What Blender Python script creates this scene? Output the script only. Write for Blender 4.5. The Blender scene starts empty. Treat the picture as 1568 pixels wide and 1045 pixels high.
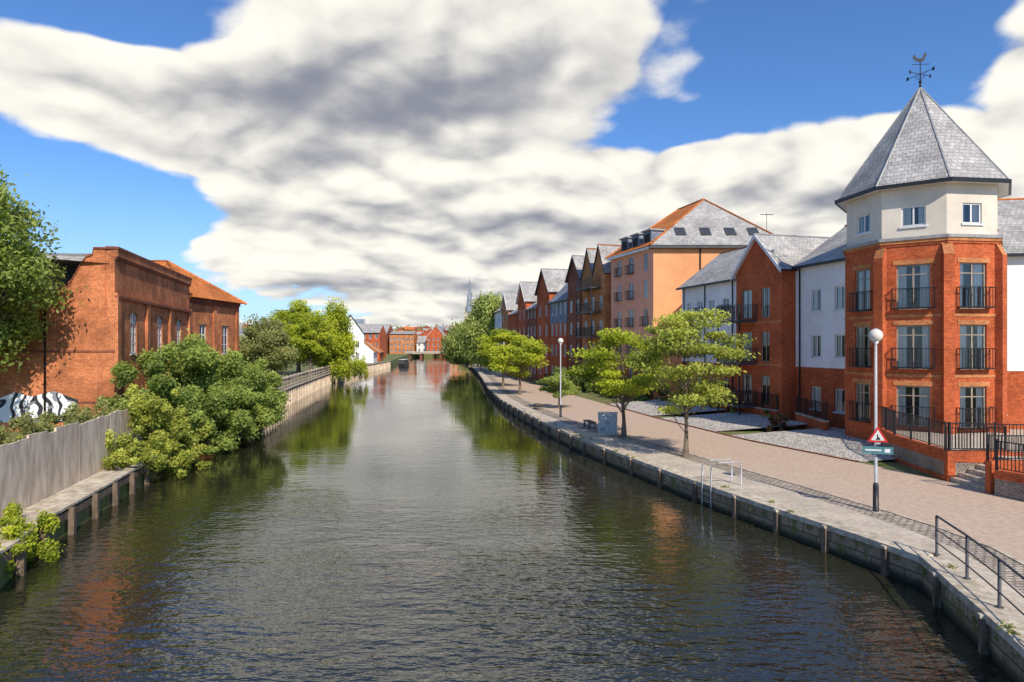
import bpy, math, random
import numpy as np
from mathutils import Vector, Matrix
random.seed(7)
rng = np.random.default_rng(7)
scn = bpy.context.scene
scn.view_settings.view_transform = 'Standard'
scn.view_settings.look = 'None'
scn.view_settings.exposure = 0

# ------------------------------------------------------------------ materials
def nt_new(name):
    m = bpy.data.materials.new(name); m.use_nodes = True
    nt = m.node_tree
    b = nt.nodes['Principled BSDF']
    return m, nt, b

def setin(nt, sock, v):
    if isinstance(v, bpy.types.NodeSocket): nt.links.new(v, sock)
    elif isinstance(v, (tuple, list)) and len(v) == 3 and sock.type == 'RGBA': sock.default_value = (*v, 1)
    else: sock.default_value = v

def math_n(nt, op, a, b=None, c=None, clamp=False):
    n = nt.nodes.new('ShaderNodeMath'); n.operation = op; n.use_clamp = clamp
    for i, v in enumerate((a, b, c)):
        if v is not None: setin(nt, n.inputs[i], v)
    return n.outputs[0]

def mix_c(nt, f, a, b, bt='MIX'):
    n = nt.nodes.new('ShaderNodeMix'); n.data_type = 'RGBA'; n.blend_type = bt
    setin(nt, n.inputs[0], f); setin(nt, n.inputs[6], a); setin(nt, n.inputs[7], b)
    return n.outputs[2]

def ramp(nt, v, a, b):
    n = nt.nodes.new('ShaderNodeMapRange'); n.clamp = True; n.interpolation_type = 'SMOOTHSTEP'
    setin(nt, n.inputs[0], v); n.inputs[1].default_value = a; n.inputs[2].default_value = b
    return n.outputs[0]

def coords(nt, kind='Object', scale=(1, 1, 1)):
    tc = nt.nodes.new('ShaderNodeTexCoord')
    mp = nt.nodes.new('ShaderNodeMapping'); mp.inputs['Scale'].default_value = scale
    nt.links.new(tc.outputs[kind], mp.inputs[0])
    return mp.outputs[0]

def noise_n(nt, vec, scale=5, detail=4, rough=.55):
    n = nt.nodes.new('ShaderNodeTexNoise')
    nt.links.new(vec, n.inputs['Vector'])
    n.inputs['Scale'].default_value = scale; n.inputs['Detail'].default_value = detail
    n.inputs['Roughness'].default_value = rough
    return n.outputs[0]

def bump_n(nt, b, h, strength=.5, dist=.02):
    n = nt.nodes.new('ShaderNodeBump')
    n.inputs['Strength'].default_value = strength; n.inputs['Distance'].default_value = dist
    nt.links.new(h, n.inputs['Height']); nt.links.new(n.outputs[0], b.inputs['Normal'])

def M_noise(name, c1, c2, scale=3, rough=.8, bump=.3, bd=.01, detail=4, metal=0, sc3=(1, 1, 1), lo=.35, hi=.65, spec=.3):
    m, nt, b = nt_new(name)
    v = coords(nt, 'Object', sc3)
    n = noise_n(nt, v, scale, detail, .6)
    big = noise_n(nt, v, scale * .13, 2, .5)
    col = mix_c(nt, ramp(nt, n, lo, hi), c1, c2)
    dk = mix_c(nt, ramp(nt, big, .3, .7), (.82, .82, .82), (1, 1, 1))
    col = mix_c(nt, 1.0, col, dk, 'MULTIPLY')
    nt.links.new(col, b.inputs['Base Color'])
    b.inputs['Roughness'].default_value = rough; b.inputs['Metallic'].default_value = metal
    b.inputs['Specular IOR Level'].default_value = spec
    if bump: bump_n(nt, b, n, bump, bd)
    return m

def M_brick(name, c1, c2, mort, bw=.225, bh=.075, ms=.008, rough=.85, bias=0, stain=.35, bump=.4, off=.5, sheen=.15):
    m, nt, b = nt_new(name)
    v = coords(nt, 'UV')
    t = nt.nodes.new('ShaderNodeTexBrick'); nt.links.new(v, t.inputs['Vector'])
    t.inputs['Scale'].default_value = 1; t.inputs['Brick Width'].default_value = bw
    t.inputs['Row Height'].default_value = bh; t.inputs['Mortar Size'].default_value = ms
    t.inputs['Mortar Smooth'].default_value = .3; t.inputs['Bias'].default_value = bias
    t.offset = off
    setin(nt, t.inputs['Color1'], c1); setin(nt, t.inputs['Color2'], c2); setin(nt, t.inputs['Mortar'], mort)
    ov = coords(nt, 'Object')
    n1 = noise_n(nt, ov, .6, 4, .65); n2 = noise_n(nt, ov, 9, 2, .6)
    dark = mix_c(nt, ramp(nt, n1, .32, .72), (1 - stain,) * 3, (1.08, 1.08, 1.08))
    col = mix_c(nt, 1.0, t.outputs['Color'], dark, 'MULTIPLY')
    d2 = mix_c(nt, ramp(nt, n2, .3, .7), (.82, .82, .82), (1.12, 1.12, 1.12))
    col = mix_c(nt, 1.0, col, d2, 'MULTIPLY')
    nt.links.new(col, b.inputs['Base Color']); b.inputs['Roughness'].default_value = rough
    b.inputs['Specular IOR Level'].default_value = sheen
    h = math_n(nt, 'SUBTRACT', 1.0, t.outputs['Fac'])
    bump_n(nt, b, h, bump, .01)
    return m

MT = {}
MT['brick'] = M_brick('brick_red', (.68, .135, .036), (.48, .082, .025), (.42, .20, .115), stain=.3)
MT['brick_old'] = M_brick('brick_old_orange', (.74, .225, .078), (.54, .145, .052), (.54, .34, .21), stain=.5)
MT['brick_dark'] = M_brick('brick_brown', (.36, .10, .055), (.25, .07, .04), (.26, .16, .11))
MT['brick_o'] = M_brick('brick_orange_far', (.74, .28, .09), (.58, .19, .065), (.42, .27, .17))
MT['slate'] = M_brick('slate_roof', (.52, .49, .46), (.38, .365, .35), (.14, .135, .13), bw=.32, bh=.26, ms=.012, rough=.85, stain=.3, bump=.6, sheen=.15)
MT['slate_b'] = M_brick('slate_roof_blue', (.30, .34, .40), (.21, .24, .29), (.08, .08, .09), bw=.3, bh=.24, ms=.012, rough=.7, stain=.25, bump=.6)
MT['tile_o'] = M_brick('clay_roof_tile', (.80, .28, .07), (.62, .18, .05), (.28, .09, .04), bw=.24, bh=.22, ms=.014, rough=.8, stain=.35, bump=.8)
MT['flint'] = M_brick('flint_wall', (.34, .27, .21), (.17, .14, .12), (.40, .34, .28), bw=.12, bh=.09, ms=.015, stain=.3, bump=.8)
MT['cobble'] = M_brick('cobble_setts', (.58, .49, .39), (.42, .34, .27), (.20, .165, .13), bw=.26, bh=.17, ms=.03, stain=.25, bump=1)
MT['render_cream'] = M_noise('render_cream', (.78, .69, .57), (.72, .63, .52), 2, .85, .1)
MT['render_white'] = M_noise('render_white', (.88, .87, .84), (.82, .81, .78), 1.5, .85, .1)
MT['render_orange'] = M_noise('render_orange', (.86, .40, .18), (.80, .36, .16), .8, .85, .1)
MT['render_pink'] = M_noise('render_salmon', (.88, .42, .27), (.82, .37, .23), .8, .85, .1)
MT['white'] = M_noise('white_paint', (.82, .81, .79), (.74, .73, .71), 6, .45, 0)
MT['frame'] = M_noise('window_frame_paint', (.42, .35, .27), (.34, .28, .21), 6, .5, 0)
MT['black'] = M_noise('black_paint', (.018, .018, .02), (.03, .03, .032), 6, .4, 0)
MT['dgrey'] = M_noise('dark_grey_paint', (.06, .065, .07), (.09, .09, .095), 6, .5, 0)
MT['galv'] = M_noise('galvanised_steel', (.58, .58, .58), (.46, .46, .46), 8, .4, 0, metal=.2)
MT['cab'] = M_noise('cabinet_steel', (.46, .51, .53), (.40, .45, .47), 4, .45, 0)
MT['lead'] = M_noise('lead_flashing', (.40, .39, .38), (.30, .29, .29), 5, .5, 0)
MT['timber'] = M_noise('weathered_timber', (.22, .16, .11), (.11, .08, .055), 6, .9, .4, sc3=(1, 1, .3))
MT['concrete'] = M_noise('weathered_concrete', (.90, .73, .54), (.52, .39, .28), 1.6, .9, .3, sc3=(1.6, 1.6, .5), lo=.3, hi=.75)
MT['stone'] = M_noise('coping_stone', (.66, .57, .44), (.40, .33, .24), 3.5, .9, .5)
MT['paving'] = M_noise('quay_paving', (.64, .54, .42), (.48, .40, .31), 7, .9, .3, detail=6)
MT['path'] = M_noise('path_bound_gravel', (.60, .45, .335), (.51, .375, .275), 45, .95, .2, detail=3)
MT['gravel'] = M_noise('loose_gravel', (.70, .65, .58), (.26, .23, .20), 9, .95, 1, .05, detail=3, lo=.42, hi=.58)
MT['bark'] = M_noise('bark', (.22, .17, .12), (.12, .09, .065), 8, .95, .6, sc3=(1, 1, .3))
MT['ground'] = M_noise('ground_grass', (.12, .17, .035), (.22, .19, .09), 1.2, .95, .6, .05)
MT['globe'] = M_noise('lamp_globe', (.82, .76, .66), (.74, .68, .58), 3, .25, 0)
MT['red'] = M_noise('red_paint', (.65, .03, .02), (.55, .03, .02), 5, .4, 0)
MT['teal'] = M_noise('sign_teal', (.10, .25, .27), (.08, .2, .22), 5, .4, 0)
MT['inter'] = M_noise('room_interior', (.05, .047, .042), (.03, .03, .028), 1.3, .9, 0)
MT['curt'] = M_noise('curtain_fabric', (.85, .82, .76), (.64, .61, .56), 9, .9, 0, sc3=(6, 6, .1))
MT['rubber'] = M_noise('tyre_rubber', (.015, .015, .015), (.025, .025, .025), 5, .8, 0)

def M_glass():
    m, nt, b = nt_new('window_glass')
    out = nt.nodes['Material Output']
    nt.nodes.remove(b)
    tr = nt.nodes.new('ShaderNodeBsdfTransparent'); tr.inputs[0].default_value = (.92, .94, .94, 1)
    gl = nt.nodes.new('ShaderNodeBsdfGlossy'); gl.inputs['Roughness'].default_value = .03
    gl.inputs[0].default_value = (.9, .95, 1, 1)
    fr = nt.nodes.new('ShaderNodeFresnel'); fr.inputs[0].default_value = 1.5
    mx = nt.nodes.new('ShaderNodeMixShader')
    f = math_n(nt, 'ADD', fr.outputs[0], .04, clamp=True)
    nt.links.new(f, mx.inputs[0]); nt.links.new(tr.outputs[0], mx.inputs[1]); nt.links.new(gl.outputs[0], mx.inputs[2])
    nt.links.new(mx.outputs[0], out.inputs[0])
    return m
MT['glass'] = M_glass()

def M_quay():
    m, nt, b = nt_new('mossy_quay_wall')
    v = coords(nt, 'UV')
    t = nt.nodes.new('ShaderNodeTexBrick'); nt.links.new(v, t.inputs[0])
    t.inputs['Scale'].default_value = 1; t.inputs['Brick Width'].default_value = 1.1; t.inputs['Row Height'].default_value = .35
    t.inputs['Mortar Size'].default_value = .02
    setin(nt, t.inputs['Color1'], (.38, .28, .18)); setin(nt, t.inputs['Color2'], (.25, .18, .12)); setin(nt, t.inputs['Mortar'], (.07, .06, .04))
    ov = coords(nt, 'Object'); n = noise_n(nt, ov, 2.5, 5, .65)
    col = mix_c(nt, ramp(nt, n, .45, .62), t.outputs[0], (.13, .13, .035))
    sx = nt.nodes.new('ShaderNodeSeparateXYZ'); nt.links.new(ov, sx.inputs[0])
    wet = ramp(nt, math_n(nt, 'ADD', sx.outputs[2], math_n(nt, 'MULTIPLY', n, .3)), .2, .45)
    col = mix_c(nt, wet, (.03, .03, .015), col)
    nt.links.new(col, b.inputs['Base Color']); b.inputs['Roughness'].default_value = .8
    bump_n(nt, b, n, .8, .05)
    return m
MT['quay'] = M_quay()

def M_leaf(name, cd, cl, trans=.35):
    m, nt, b = nt_new(name)
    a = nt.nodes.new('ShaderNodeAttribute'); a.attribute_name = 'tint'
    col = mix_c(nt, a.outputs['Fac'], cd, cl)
    nt.links.new(col, b.inputs['Base Color']); b.inputs['Roughness'].default_value = .5
    b.inputs['Specular IOR Level'].default_value = .25
    tl = nt.nodes.new('ShaderNodeBsdfTranslucent')
    tc = mix_c(nt, 1.0, col, (1.5, 1.5, .6), 'MULTIPLY'); nt.links.new(tc, tl.inputs[0])
    mx = nt.nodes.new('ShaderNodeMixShader'); mx.inputs[0].default_value = trans
    nt.links.new(b.outputs[0], mx.inputs[1]); nt.links.new(tl.outputs[0], mx.inputs[2])
    nt.links.new(mx.outputs[0], nt.nodes['Material Output'].inputs[0])
    return m
MT['leaf_y'] = M_leaf('leaves_yellow_green', (.12, .16, .02), (.52, .54, .10))
MT['leaf_b'] = M_leaf('leaves_bright_green', (.11, .17, .015), (.54, .58, .045))
MT['leaf_g'] = M_leaf('leaves_mid_green', (.06, .11, .02), (.38, .45, .10))
MT['leaf_d'] = M_leaf('leaves_deep_green', (.05, .08, .02), (.20, .26, .06))
MT['leaf_o'] = M_leaf('leaves_olive', (.11, .13, .04), (.38, .38, .13))
MT['leaf_w'] = M_leaf('leaves_willow', (.11, .16, .04), (.42, .47, .13))
MT['leaf_r'] = M_leaf('leaves_russet', (.09, .05, .03), (.26, .14, .06))

def M_water():
    m, nt, b = nt_new('river_water')
    v1 = coords(nt, 'Object', (.42, 1.0, 1)); v2 = coords(nt, 'Object', (.9, 1.8, 1)); v3 = coords(nt, 'Object', (.07, .10, 1))
    n1 = noise_n(nt, v1, 1.5, 1, .5); n2 = noise_n(nt, v2, 2.8, 2, .5); n3 = noise_n(nt, v3, 1, 2, .5)
    h = math_n(nt, 'ADD', math_n(nt, 'MULTIPLY', n1, .7), math_n(nt, 'MULTIPLY', n2, .5))
    sx = nt.nodes.new('ShaderNodeSeparateXYZ'); nt.links.new(coords(nt), sx.inputs[0])
    far = math_n(nt, 'SUBTRACT', 1.0, math_n(nt, 'MULTIPLY', ramp(nt, sx.outputs[1], 6, 36), .92))
    amp = math_n(nt, 'MULTIPLY', far, math_n(nt, 'ADD', .4, math_n(nt, 'MULTIPLY', ramp(nt, n3, .38, .62), .85)))
    h = math_n(nt, 'MULTIPLY', h, amp)
    bump_n(nt, b, h, 1.0, .15)
    setin(nt, b.inputs['Base Color'], (.022, .022, .012))
    b.inputs['Roughness'].default_value = .01
    b.inputs['IOR'].default_value = 1.95
    return m
MT['water'] = M_water()

def M_graffiti():
    m, nt, b = nt_new('graffiti_paint')
    v = coords(nt, 'UV')
    n = noise_n(nt, v, 1.6, 2, .5)
    w = nt.nodes.new('ShaderNodeTexWave'); nt.links.new(v, w.inputs[0]); w.inputs['Scale'].default_value = .45
    w.inputs['Distortion'].default_value = 12; w.inputs['Detail'].default_value = 1; w.inputs['Detail Scale'].default_value = 1.6
    col = mix_c(nt, ramp(nt, w.outputs['Fac'], .30, .36), (.03, .03, .04), (.78, .78, .78))
    col = mix_c(nt, ramp(nt, n, .58, .61), col, (.25, .25, .28))
    nt.links.new(col, b.inputs['Base Color']); b.inputs['Roughness'].default_value = .8
    return m
MT['graf'] = M_graffiti()

# ------------------------------------------------------------------ mesh builder
class MB:
    def __init__(s): s.v = []; s.f = []; s.mi = []; s.mats = []; s.sm = []
    def _m(s, mat):
        if mat not in s.mats: s.mats.append(mat)
        return s.mats.index(mat)
    def face(s, pts, mat, smooth=False):
        i = len(s.v); s.v += [tuple(p) for p in pts]; s.f.append(list(range(i, i + len(pts)))); s.mi.append(s._m(mat)); s.sm.append(smooth)
    def obox(s, o, a, b, c, mat):
        o, a, b, c = map(Vector, (o, a, b, c))
        p = [o, o + a, o + a + b, o + b, o + c, o + a + c, o + a + b + c, o + b + c]
        for q in ((0, 3, 2, 1), (4, 5, 6, 7), (0, 1, 5, 4), (1, 2, 6, 5), (2, 3, 7, 6), (3, 0, 4, 7)):
            s.face([p[k] for k in q], mat)
    def box(s, c, sz, mat, rot=0):
        ca, sa = math.cos(rot), math.sin(rot)
        a = Vector((ca, sa, 0)) * sz[0]; b = Vector((-sa, ca, 0)) * sz[1]; cc = Vector((0, 0, sz[2]))
        o = Vector(c) - a / 2 - b / 2
        s.obox(o, a, b, cc, mat)
    def tube(s, pts, rad, mat, n=7, cap=True):
        pts = [Vector(p) for p in pts]
        if not isinstance(rad, (list, tuple)): rad = [rad] * len(pts)
        base = len(s.v); k = s._m(mat)
        for i, p in enumerate(pts):
            d = (pts[min(i + 1, len(pts) - 1)] - pts[max(i - 1, 0)]).normalized()
            a = d.cross(Vector((0, 0, 1)) if abs(d.z) < .9 else Vector((1, 0, 0))).normalized(); b = d.cross(a)
            for j in range(n):
                t = 2 * math.pi * j / n
                s.v.append(tuple(p + (a * math.cos(t) + b * math.sin(t)) * rad[i]))
        for i in range(len(pts) - 1):
            for j in range(n):
                s.f.append([base + i * n + j, base + i * n + (j + 1) % n, base + (i + 1) * n + (j + 1) % n, base + (i + 1) * n + j])
                s.mi.append(k); s.sm.append(n > 5)
        if cap:
            for i in (0, len(pts) - 1):
                s.f.append([base + i * n + j for j in range(n)]); s.mi.append(k); s.sm.append(False)
    def sphere(s, c, r, mat, nu=14, nv=9, sz=1):
        pts = []; rr = []
        for i in range(nv + 1):
            t = math.pi * i / nv
            pts.append((c[0], c[1], c[2] - r * sz * math.cos(t))); rr.append(max(r * math.sin(t), .002))
        s.tube(pts, rr, mat, nu)
    def build(s, name, parent=None, loc=None):
        me = bpy.data.meshes.new(name)
        me.from_pydata(s.v, [], s.f)
        for m in s.mats: me.materials.append(MT[m])
        me.polygons.foreach_set('material_index', s.mi)
        me.polygons.foreach_set('use_smooth', s.sm)
        uv = me.uv_layers.new(name='UVMap')
        V = np.array(s.v); out = np.zeros((len(me.loops), 2)); li = 0
        for f in s.f:
            P = V[f]
            nrm = np.zeros(3)
            for i in range(len(f)):
                a = P[i]; b = P[(i + 1) % len(f)]; nrm += np.cross(a, b)
            L = np.linalg.norm(nrm); nrm = nrm / L if L > 1e-9 else np.array([0, 0, 1.])
            if abs(nrm[2]) > .97: u = np.array([1., 0, 0]); v = np.array([0, 1., 0])
            else:
                if nrm[2] < -1e-4: nrm = -nrm
                u = np.cross([0, 0, 1.], nrm); u /= np.linalg.norm(u); v = np.cross(nrm, u)
                if v[2] < 0: v = -v
            out[li:li + len(f), 0] = P @ u; out[li:li + len(f), 1] = P @ v; li += len(f)
        uv.data.foreach_set('uv', out.ravel())
        ob = bpy.data.objects.new(name, me); scn.collection.objects.link(ob)
        if parent is not None:
            ob.parent = parent; ob.matrix_parent_inverse = Matrix.Translation(-parent.location)
        return ob

class Parts:
    def __init__(s, name, loc): s.name = name; s.loc = Vector(loc); s.d = {}
    def __getitem__(s, k):
        if k not in s.d: s.d[k] = MB()
        return s.d[k]
    def build(s):
        e = bpy.data.objects.new(s.name, None); e.location = s.loc; scn.collection.objects.link(e)
        for k, mb in s.d.items():
            if mb.f: mb.build(k, e)
        return e

class Fr:
    """vertical wall frame: origin, direction along wall, outward normal on the left (or right) of the direction"""
    def __init__(s, o, d, left=True):
        s.o = Vector((o[0], o[1], 0)); s.u = Vector((d[0], d[1], 0)).normalized(); s.left = left
        s.n = Vector((-s.u.y, s.u.x, 0)) * (1 if left else -1)
    def p(s, u, z, d=0): return s.o + s.u * u + s.n * d + Vector((0, 0, z))
    def box(s, mb, ua, ub, za, zb, d0, d1, mat):
        mb.obox(s.p(ua, za, d0), s.u * (ub - ua), s.n * (d1 - d0), Vector((0, 0, zb - za)), mat)

def frp(p0, p1, left=True): 
    return Fr(p0, (p1[0] - p0[0], p1[1] - p0[1]), left)

def wall(mb, fr, u0, u1, z0, z1, ops, mat, depth=.45, d=0, split=None, mat2=None):
    us = sorted({u0, u1, *[o[0] for o in ops], *[o[1] for o in ops]}); us = [x for x in us if u0 <= x <= u1]
    zs = {z0, z1, *[o[2] for o in ops], *[o[3] for o in ops]}
    if split: zs.add(split)
    zs = sorted(x for x in zs if z0 <= x <= z1)
    for i in range(len(us) - 1):
        for j in range(len(zs) - 1):
            cu = (us[i] + us[i + 1]) / 2; cz = (zs[j] + zs[j + 1]) / 2
            if any(o[0] < cu < o[1] and o[2] < cz < o[3] for o in ops): continue
            mm = mat2 if (split and cz > split) else mat
            mb.face([fr.p(us[i], zs[j], d), fr.p(us[i + 1], zs[j], d), fr.p(us[i + 1], zs[j + 1], d), fr.p(us[i], zs[j + 1], d)], mm)
    for o in ops:
        a, b, c, e = o[:4]
        mm = mat2 if (split and (c + e) / 2 > split) else mat
        for q in (((a, c), (a, e)), ((b, c), (b, e)), ((a, c), (b, c)), ((a, e), (b, e))):
            mb.face([fr.p(*q[0], d), fr.p(*q[1], d), fr.p(*q[1], d - depth), fr.p(*q[0], d - depth)], mm)

def window(P, fr, ua, ub, za, zb, fm='white', nx=2, ny=1, rec=.12, fw=.06, d=0, curtain=None, sill=None):
    F = P['window_frames']; dd = d - rec
    fr.box(F, ua, ub, za, za + fw, dd - .03, dd + .03, fm); fr.box(F, ua, ub, zb - fw, zb, dd - .03, dd + .03, fm)
    fr.box(F, ua, ua + fw, za + fw, zb - fw, dd - .03, dd + .03, fm); fr.box(F, ub - fw, ub, za + fw, zb - fw, dd - .03, dd + .03, fm)
    for i in range(1, nx):
        u = ua + (ub - ua) * i / nx
        fr.box(F, u - fw * .5, u + fw * .5, za + fw, zb - fw, dd - .028, dd + .028, fm)
    for i in range(1, ny):
        z = za + (zb - za) * i / ny
        fr.box(F, ua + fw, ub - fw, z - fw * .4, z + fw * .4, dd - .025, dd + .025, fm)
    gp = [fr.p(ua, za, dd), fr.p(ub, za, dd), fr.p(ub, zb, dd), fr.p(ua, zb, dd)]
    P['window_glass'].face(gp[::-1] if fr.left else gp, 'glass')
    P['rooms'].face([fr.p(ua, za, d - .44), fr.p(ub, za, d - .44), fr.p(ub, zb, d - .44), fr.p(ua, zb, d - .44)], 'inter')
    c = random.random() if curtain is None else curtain
    if c > .12:
        C = P['curtains']; w = ub - ua; dc = dd - .04
        wl = w * random.uniform(.22, .42); wr = w * random.uniform(.22, .42)
        if c > .85: wl = w * .5; wr = w * .5
        for a_, b_ in ((ua + .02, ua + wl), (ub - wr, ub - .02)):
            n = max(3, int((b_ - a_) / .1)); pts = [(a_ + (b_ - a_) * i / n, dc - (.05 if i % 2 else 0)) for i in range(n + 1)]
            for (x0, d0), (x1, d1) in zip(pts[:-1], pts[1:]): C.face([fr.p(x0, za + .03, d0), fr.p(x1, za + .03, d1), fr.p(x1, zb - .03, d1), fr.p(x0, zb - .03, d0)], 'curt')
    elif c > .04:
        zz = zb - (zb - za) * random.uniform(.25, .6)
        P['curtains'].face([fr.p(ua, zz, dd - .05), fr.p(ub, zz, dd - .05), fr.p(ub, zb, dd - .05), fr.p(ua, zb, dd - .05)], 'curt')
    if sill: fr.box(P['sills'], ua - .08, ub + .08, za - .1, za, d - .1, d + .07, sill)

def railing(mb, p0, p1, z0, z1, mat='black', sp=.13, th=.022, post=None):
    p0 = Vector((p0[0], p0[1], 0)); p1 = Vector((p1[0], p1[1], 0)); L = (p1 - p0).length
    f = Fr(p0, (p1 - p0))
    f.box(mb, 0, L, z1 - .04, z1, -.025, .025, mat); f.box(mb, 0, L, z0 + .06, z0 + .09, -.015, .015, mat)
    n = max(1, int(L / sp))
    for i in range(n + 1):
        u = L * i / n
        f.box(mb, u - th / 2, u + th / 2, z0 + .09, z1 - .04, -th / 2, th / 2, mat)
    if post:
        k = max(1, int(round(L / post)))
        for i in range(k + 1):
            u = L * i / k; f.box(mb, u - .035, u + .035, z0, z1 + .05, -.036, .036, mat)

def juliet(P, fr, ua, ub, z0, z1, d=0, out=.35, mat='black'):
    mb = P['juliet_balconies']
    a = fr.p(ua, 0, d + .02); b = fr.p(ua, 0, d + out); c = fr.p(ub, 0, d + out); e = fr.p(ub, 0, d + .02)
    railing(mb, a, b, z0, z1, mat, .16, .02); railing(mb, b, c, z0, z1, mat, .16, .02); railing(mb, c, e, z0, z1, mat, .16, .02)
    fr.box(mb, ua, ub, z0 + .02, z0 + .055, d + .02, d + out, mat)
    fr.box(mb, (ua + ub) / 2 - .03, (ua + ub) / 2 + .03, z0, z1 + .02, d + out - .03, d + out + .035, mat)

def roof_side(P, fr, u0, u1, W, ze, zr, ov=.35, mat='slate', d0=0, trim='white', ridge='lead', ends=True, wmat='brick'):
    R = P['roof']; s = (zr - ze) / (W / 2); zo = ze - s * ov
    hi = [(d0 + ov, zo), (d0 - W / 2, zr), (d0 - W - ov, zo)]
    for (a, za), (b, zb) in ((hi[0], hi[1]), (hi[1], hi[2])):
        R.face([fr.p(u0, za, a), fr.p(u1, za, a), fr.p(u1, zb, b), fr.p(u0, zb, b)], mat)
        R.face([fr.p(u0, za - .14, a), fr.p(u1, za - .14, a), fr.p(u1, zb - .14, b), fr.p(u0, zb - .14, b)], trim)
    for u in (u0, u1):
        for (a, za), (b, zb) in ((hi[0], hi[1]), (hi[1], hi[2])):
            R.face([fr.p(u, za, a), fr.p(u, zb, b), fr.p(u, zb - .14, b), fr.p(u, za - .14, a)], trim)
    fr.box(R, u0, u1, zo - .16, zo + .02, d0 + ov, d0 + ov + .12, 'black')
    R.tube([fr.p(u0, zr, d0 - W / 2), fr.p(u1, zr, d0 - W / 2)], .09, ridge, 6)
    if ends:
        for u in (u0 + .01, u1 - .01):
            P['walls'].face([fr.p(u, ze, d0), fr.p(u, ze, d0 - W), fr.p(u, zr - .15, d0 - W / 2)], wmat)

def roof_gable(P, fr, u0, u1, W, ze, zr, ov=.3, mat='slate', d0=0, trim='white', wmat='brick', ridge='lead', bargeboard=.22):
    R = P['roof']; um = (u0 + u1) / 2; s = (zr - ze) / (um - u0); zo = ze - s * ov
    for ua in (u0 - ov, u1 + ov):
        for dz in (0, -.12):
            R.face([fr.p(ua, zo + dz, d0 + ov), fr.p(um, zr + dz, d0 + ov), fr.p(um, zr + dz, d0 - W), fr.p(ua, zo + dz, d0 - W)], mat if dz == 0 else trim)
        R.face([fr.p(ua, zo - .12, d0 + ov), fr.p(ua, zo, d0 + ov), fr.p(ua, zo, d0 - W), fr.p(ua, zo - .12, d0 - W)], 'black')
        if bargeboard:
            a = fr.p(ua, zo + .03, d0 + ov - .02); b = fr.p(um, zr + .03, d0 + ov - .02)
            R.obox(a, b - a, fr.n * .06, Vector((0, 0, -bargeboard)), trim)
    R.tube([fr.p(um, zr, d0 + ov), fr.p(um, zr, d0 - W)], .09, ridge, 6)
    for dd in (d0, d0 - W + .02):
        P['walls'].face([fr.p(u0, ze, dd), fr.p(u1, ze, dd), fr.p(um, zr - .12, dd)], wmat)

def body(P, fr, u0, u1, W, z0, z1, ops, mat, split=None, mat2=None, d=0):
    wall(P['walls'], fr, u0, u1, z0, z1, ops, mat, d=d, split=split, mat2=mat2)
    segs = [(z0, z1, mat)] if not split else [(z0, split, mat), (split, z1, mat2)]
    for za, zb, mm in segs:
        for u in (u0, u1): P['walls'].face([fr.p(u, za, d), fr.p(u, za, d - W), fr.p(u, zb, d - W), fr.p(u, zb, d)], mm)
        P['walls'].face([fr.p(u0, za, d - W), fr.p(u1, za, d - W), fr.p(u1, zb, d - W), fr.p(u0, zb, d - W)], mm)

# ------------------------------------------------------------------ foliage
def leaf_obj(name, C, R, N, size, mat, parent=None, flat=.5, seed=0, droop=0):
    r = np.random.default_rng(seed)
    C = np.array(C, float); R = np.array(R, float); N = np.array(N, int)
    idx = np.repeat(np.arange(len(C)), N); n = len(idx)
    d = r.normal(size=(n, 3)); d /= np.linalg.norm(d, axis=1)[:, None]
    rad = r.random(n) ** .45 * (1 + .3 * r.normal(size=n) * (r.random(n) < .35))
    pos = C[idx] + d * rad[:, None] * R[idx]
    nr = r.normal(size=(n, 3)) + np.array([0.05, -.4, flat]) + d * .6; nr /= np.linalg.norm(nr, axis=1)[:, None]
    t = r.normal(size=(n, 3)); t[:, 2] -= droop; t -= nr * np.sum(t * nr, axis=1)[:, None]; t /= np.linalg.norm(t, axis=1)[:, None]
    b = np.cross(nr, t)
    sz = size * (.6 + .8 * r.random(n))[:, None]
    q = np.stack([pos + t * sz, pos + b * sz * .5, pos - t * sz, pos - b * sz * .5], axis=1).reshape(-1, 3)
    me = bpy.data.meshes.new(name)
    me.vertices.add(4 * n); me.vertices.foreach_set('co', q.astype(np.float32).ravel())
    me.loops.add(4 * n); me.loops.foreach_set('vertex_index', np.arange(4 * n, dtype=np.int32))
    me.polygons.add(n); me.polygons.foreach_set('loop_start', np.arange(0, 4 * n, 4, dtype=np.int32))
    me.polygons.foreach_set('loop_total', np.full(n, 4, dtype=np.int32))
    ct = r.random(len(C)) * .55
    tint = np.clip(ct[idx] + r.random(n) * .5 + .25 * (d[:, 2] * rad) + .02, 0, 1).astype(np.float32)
    at = me.attributes.new('tint', 'FLOAT', 'FACE'); at.data.foreach_set('value', tint)
    me.update(calc_edges=True)
    me.materials.append(MT[mat])
    ob = bpy.data.objects.new(name, me); scn.collection.objects.link(ob)
    if parent is not None:
        ob.parent = parent; ob.matrix_parent_inverse = Matrix.Translation(-parent.location)
    return ob

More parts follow.
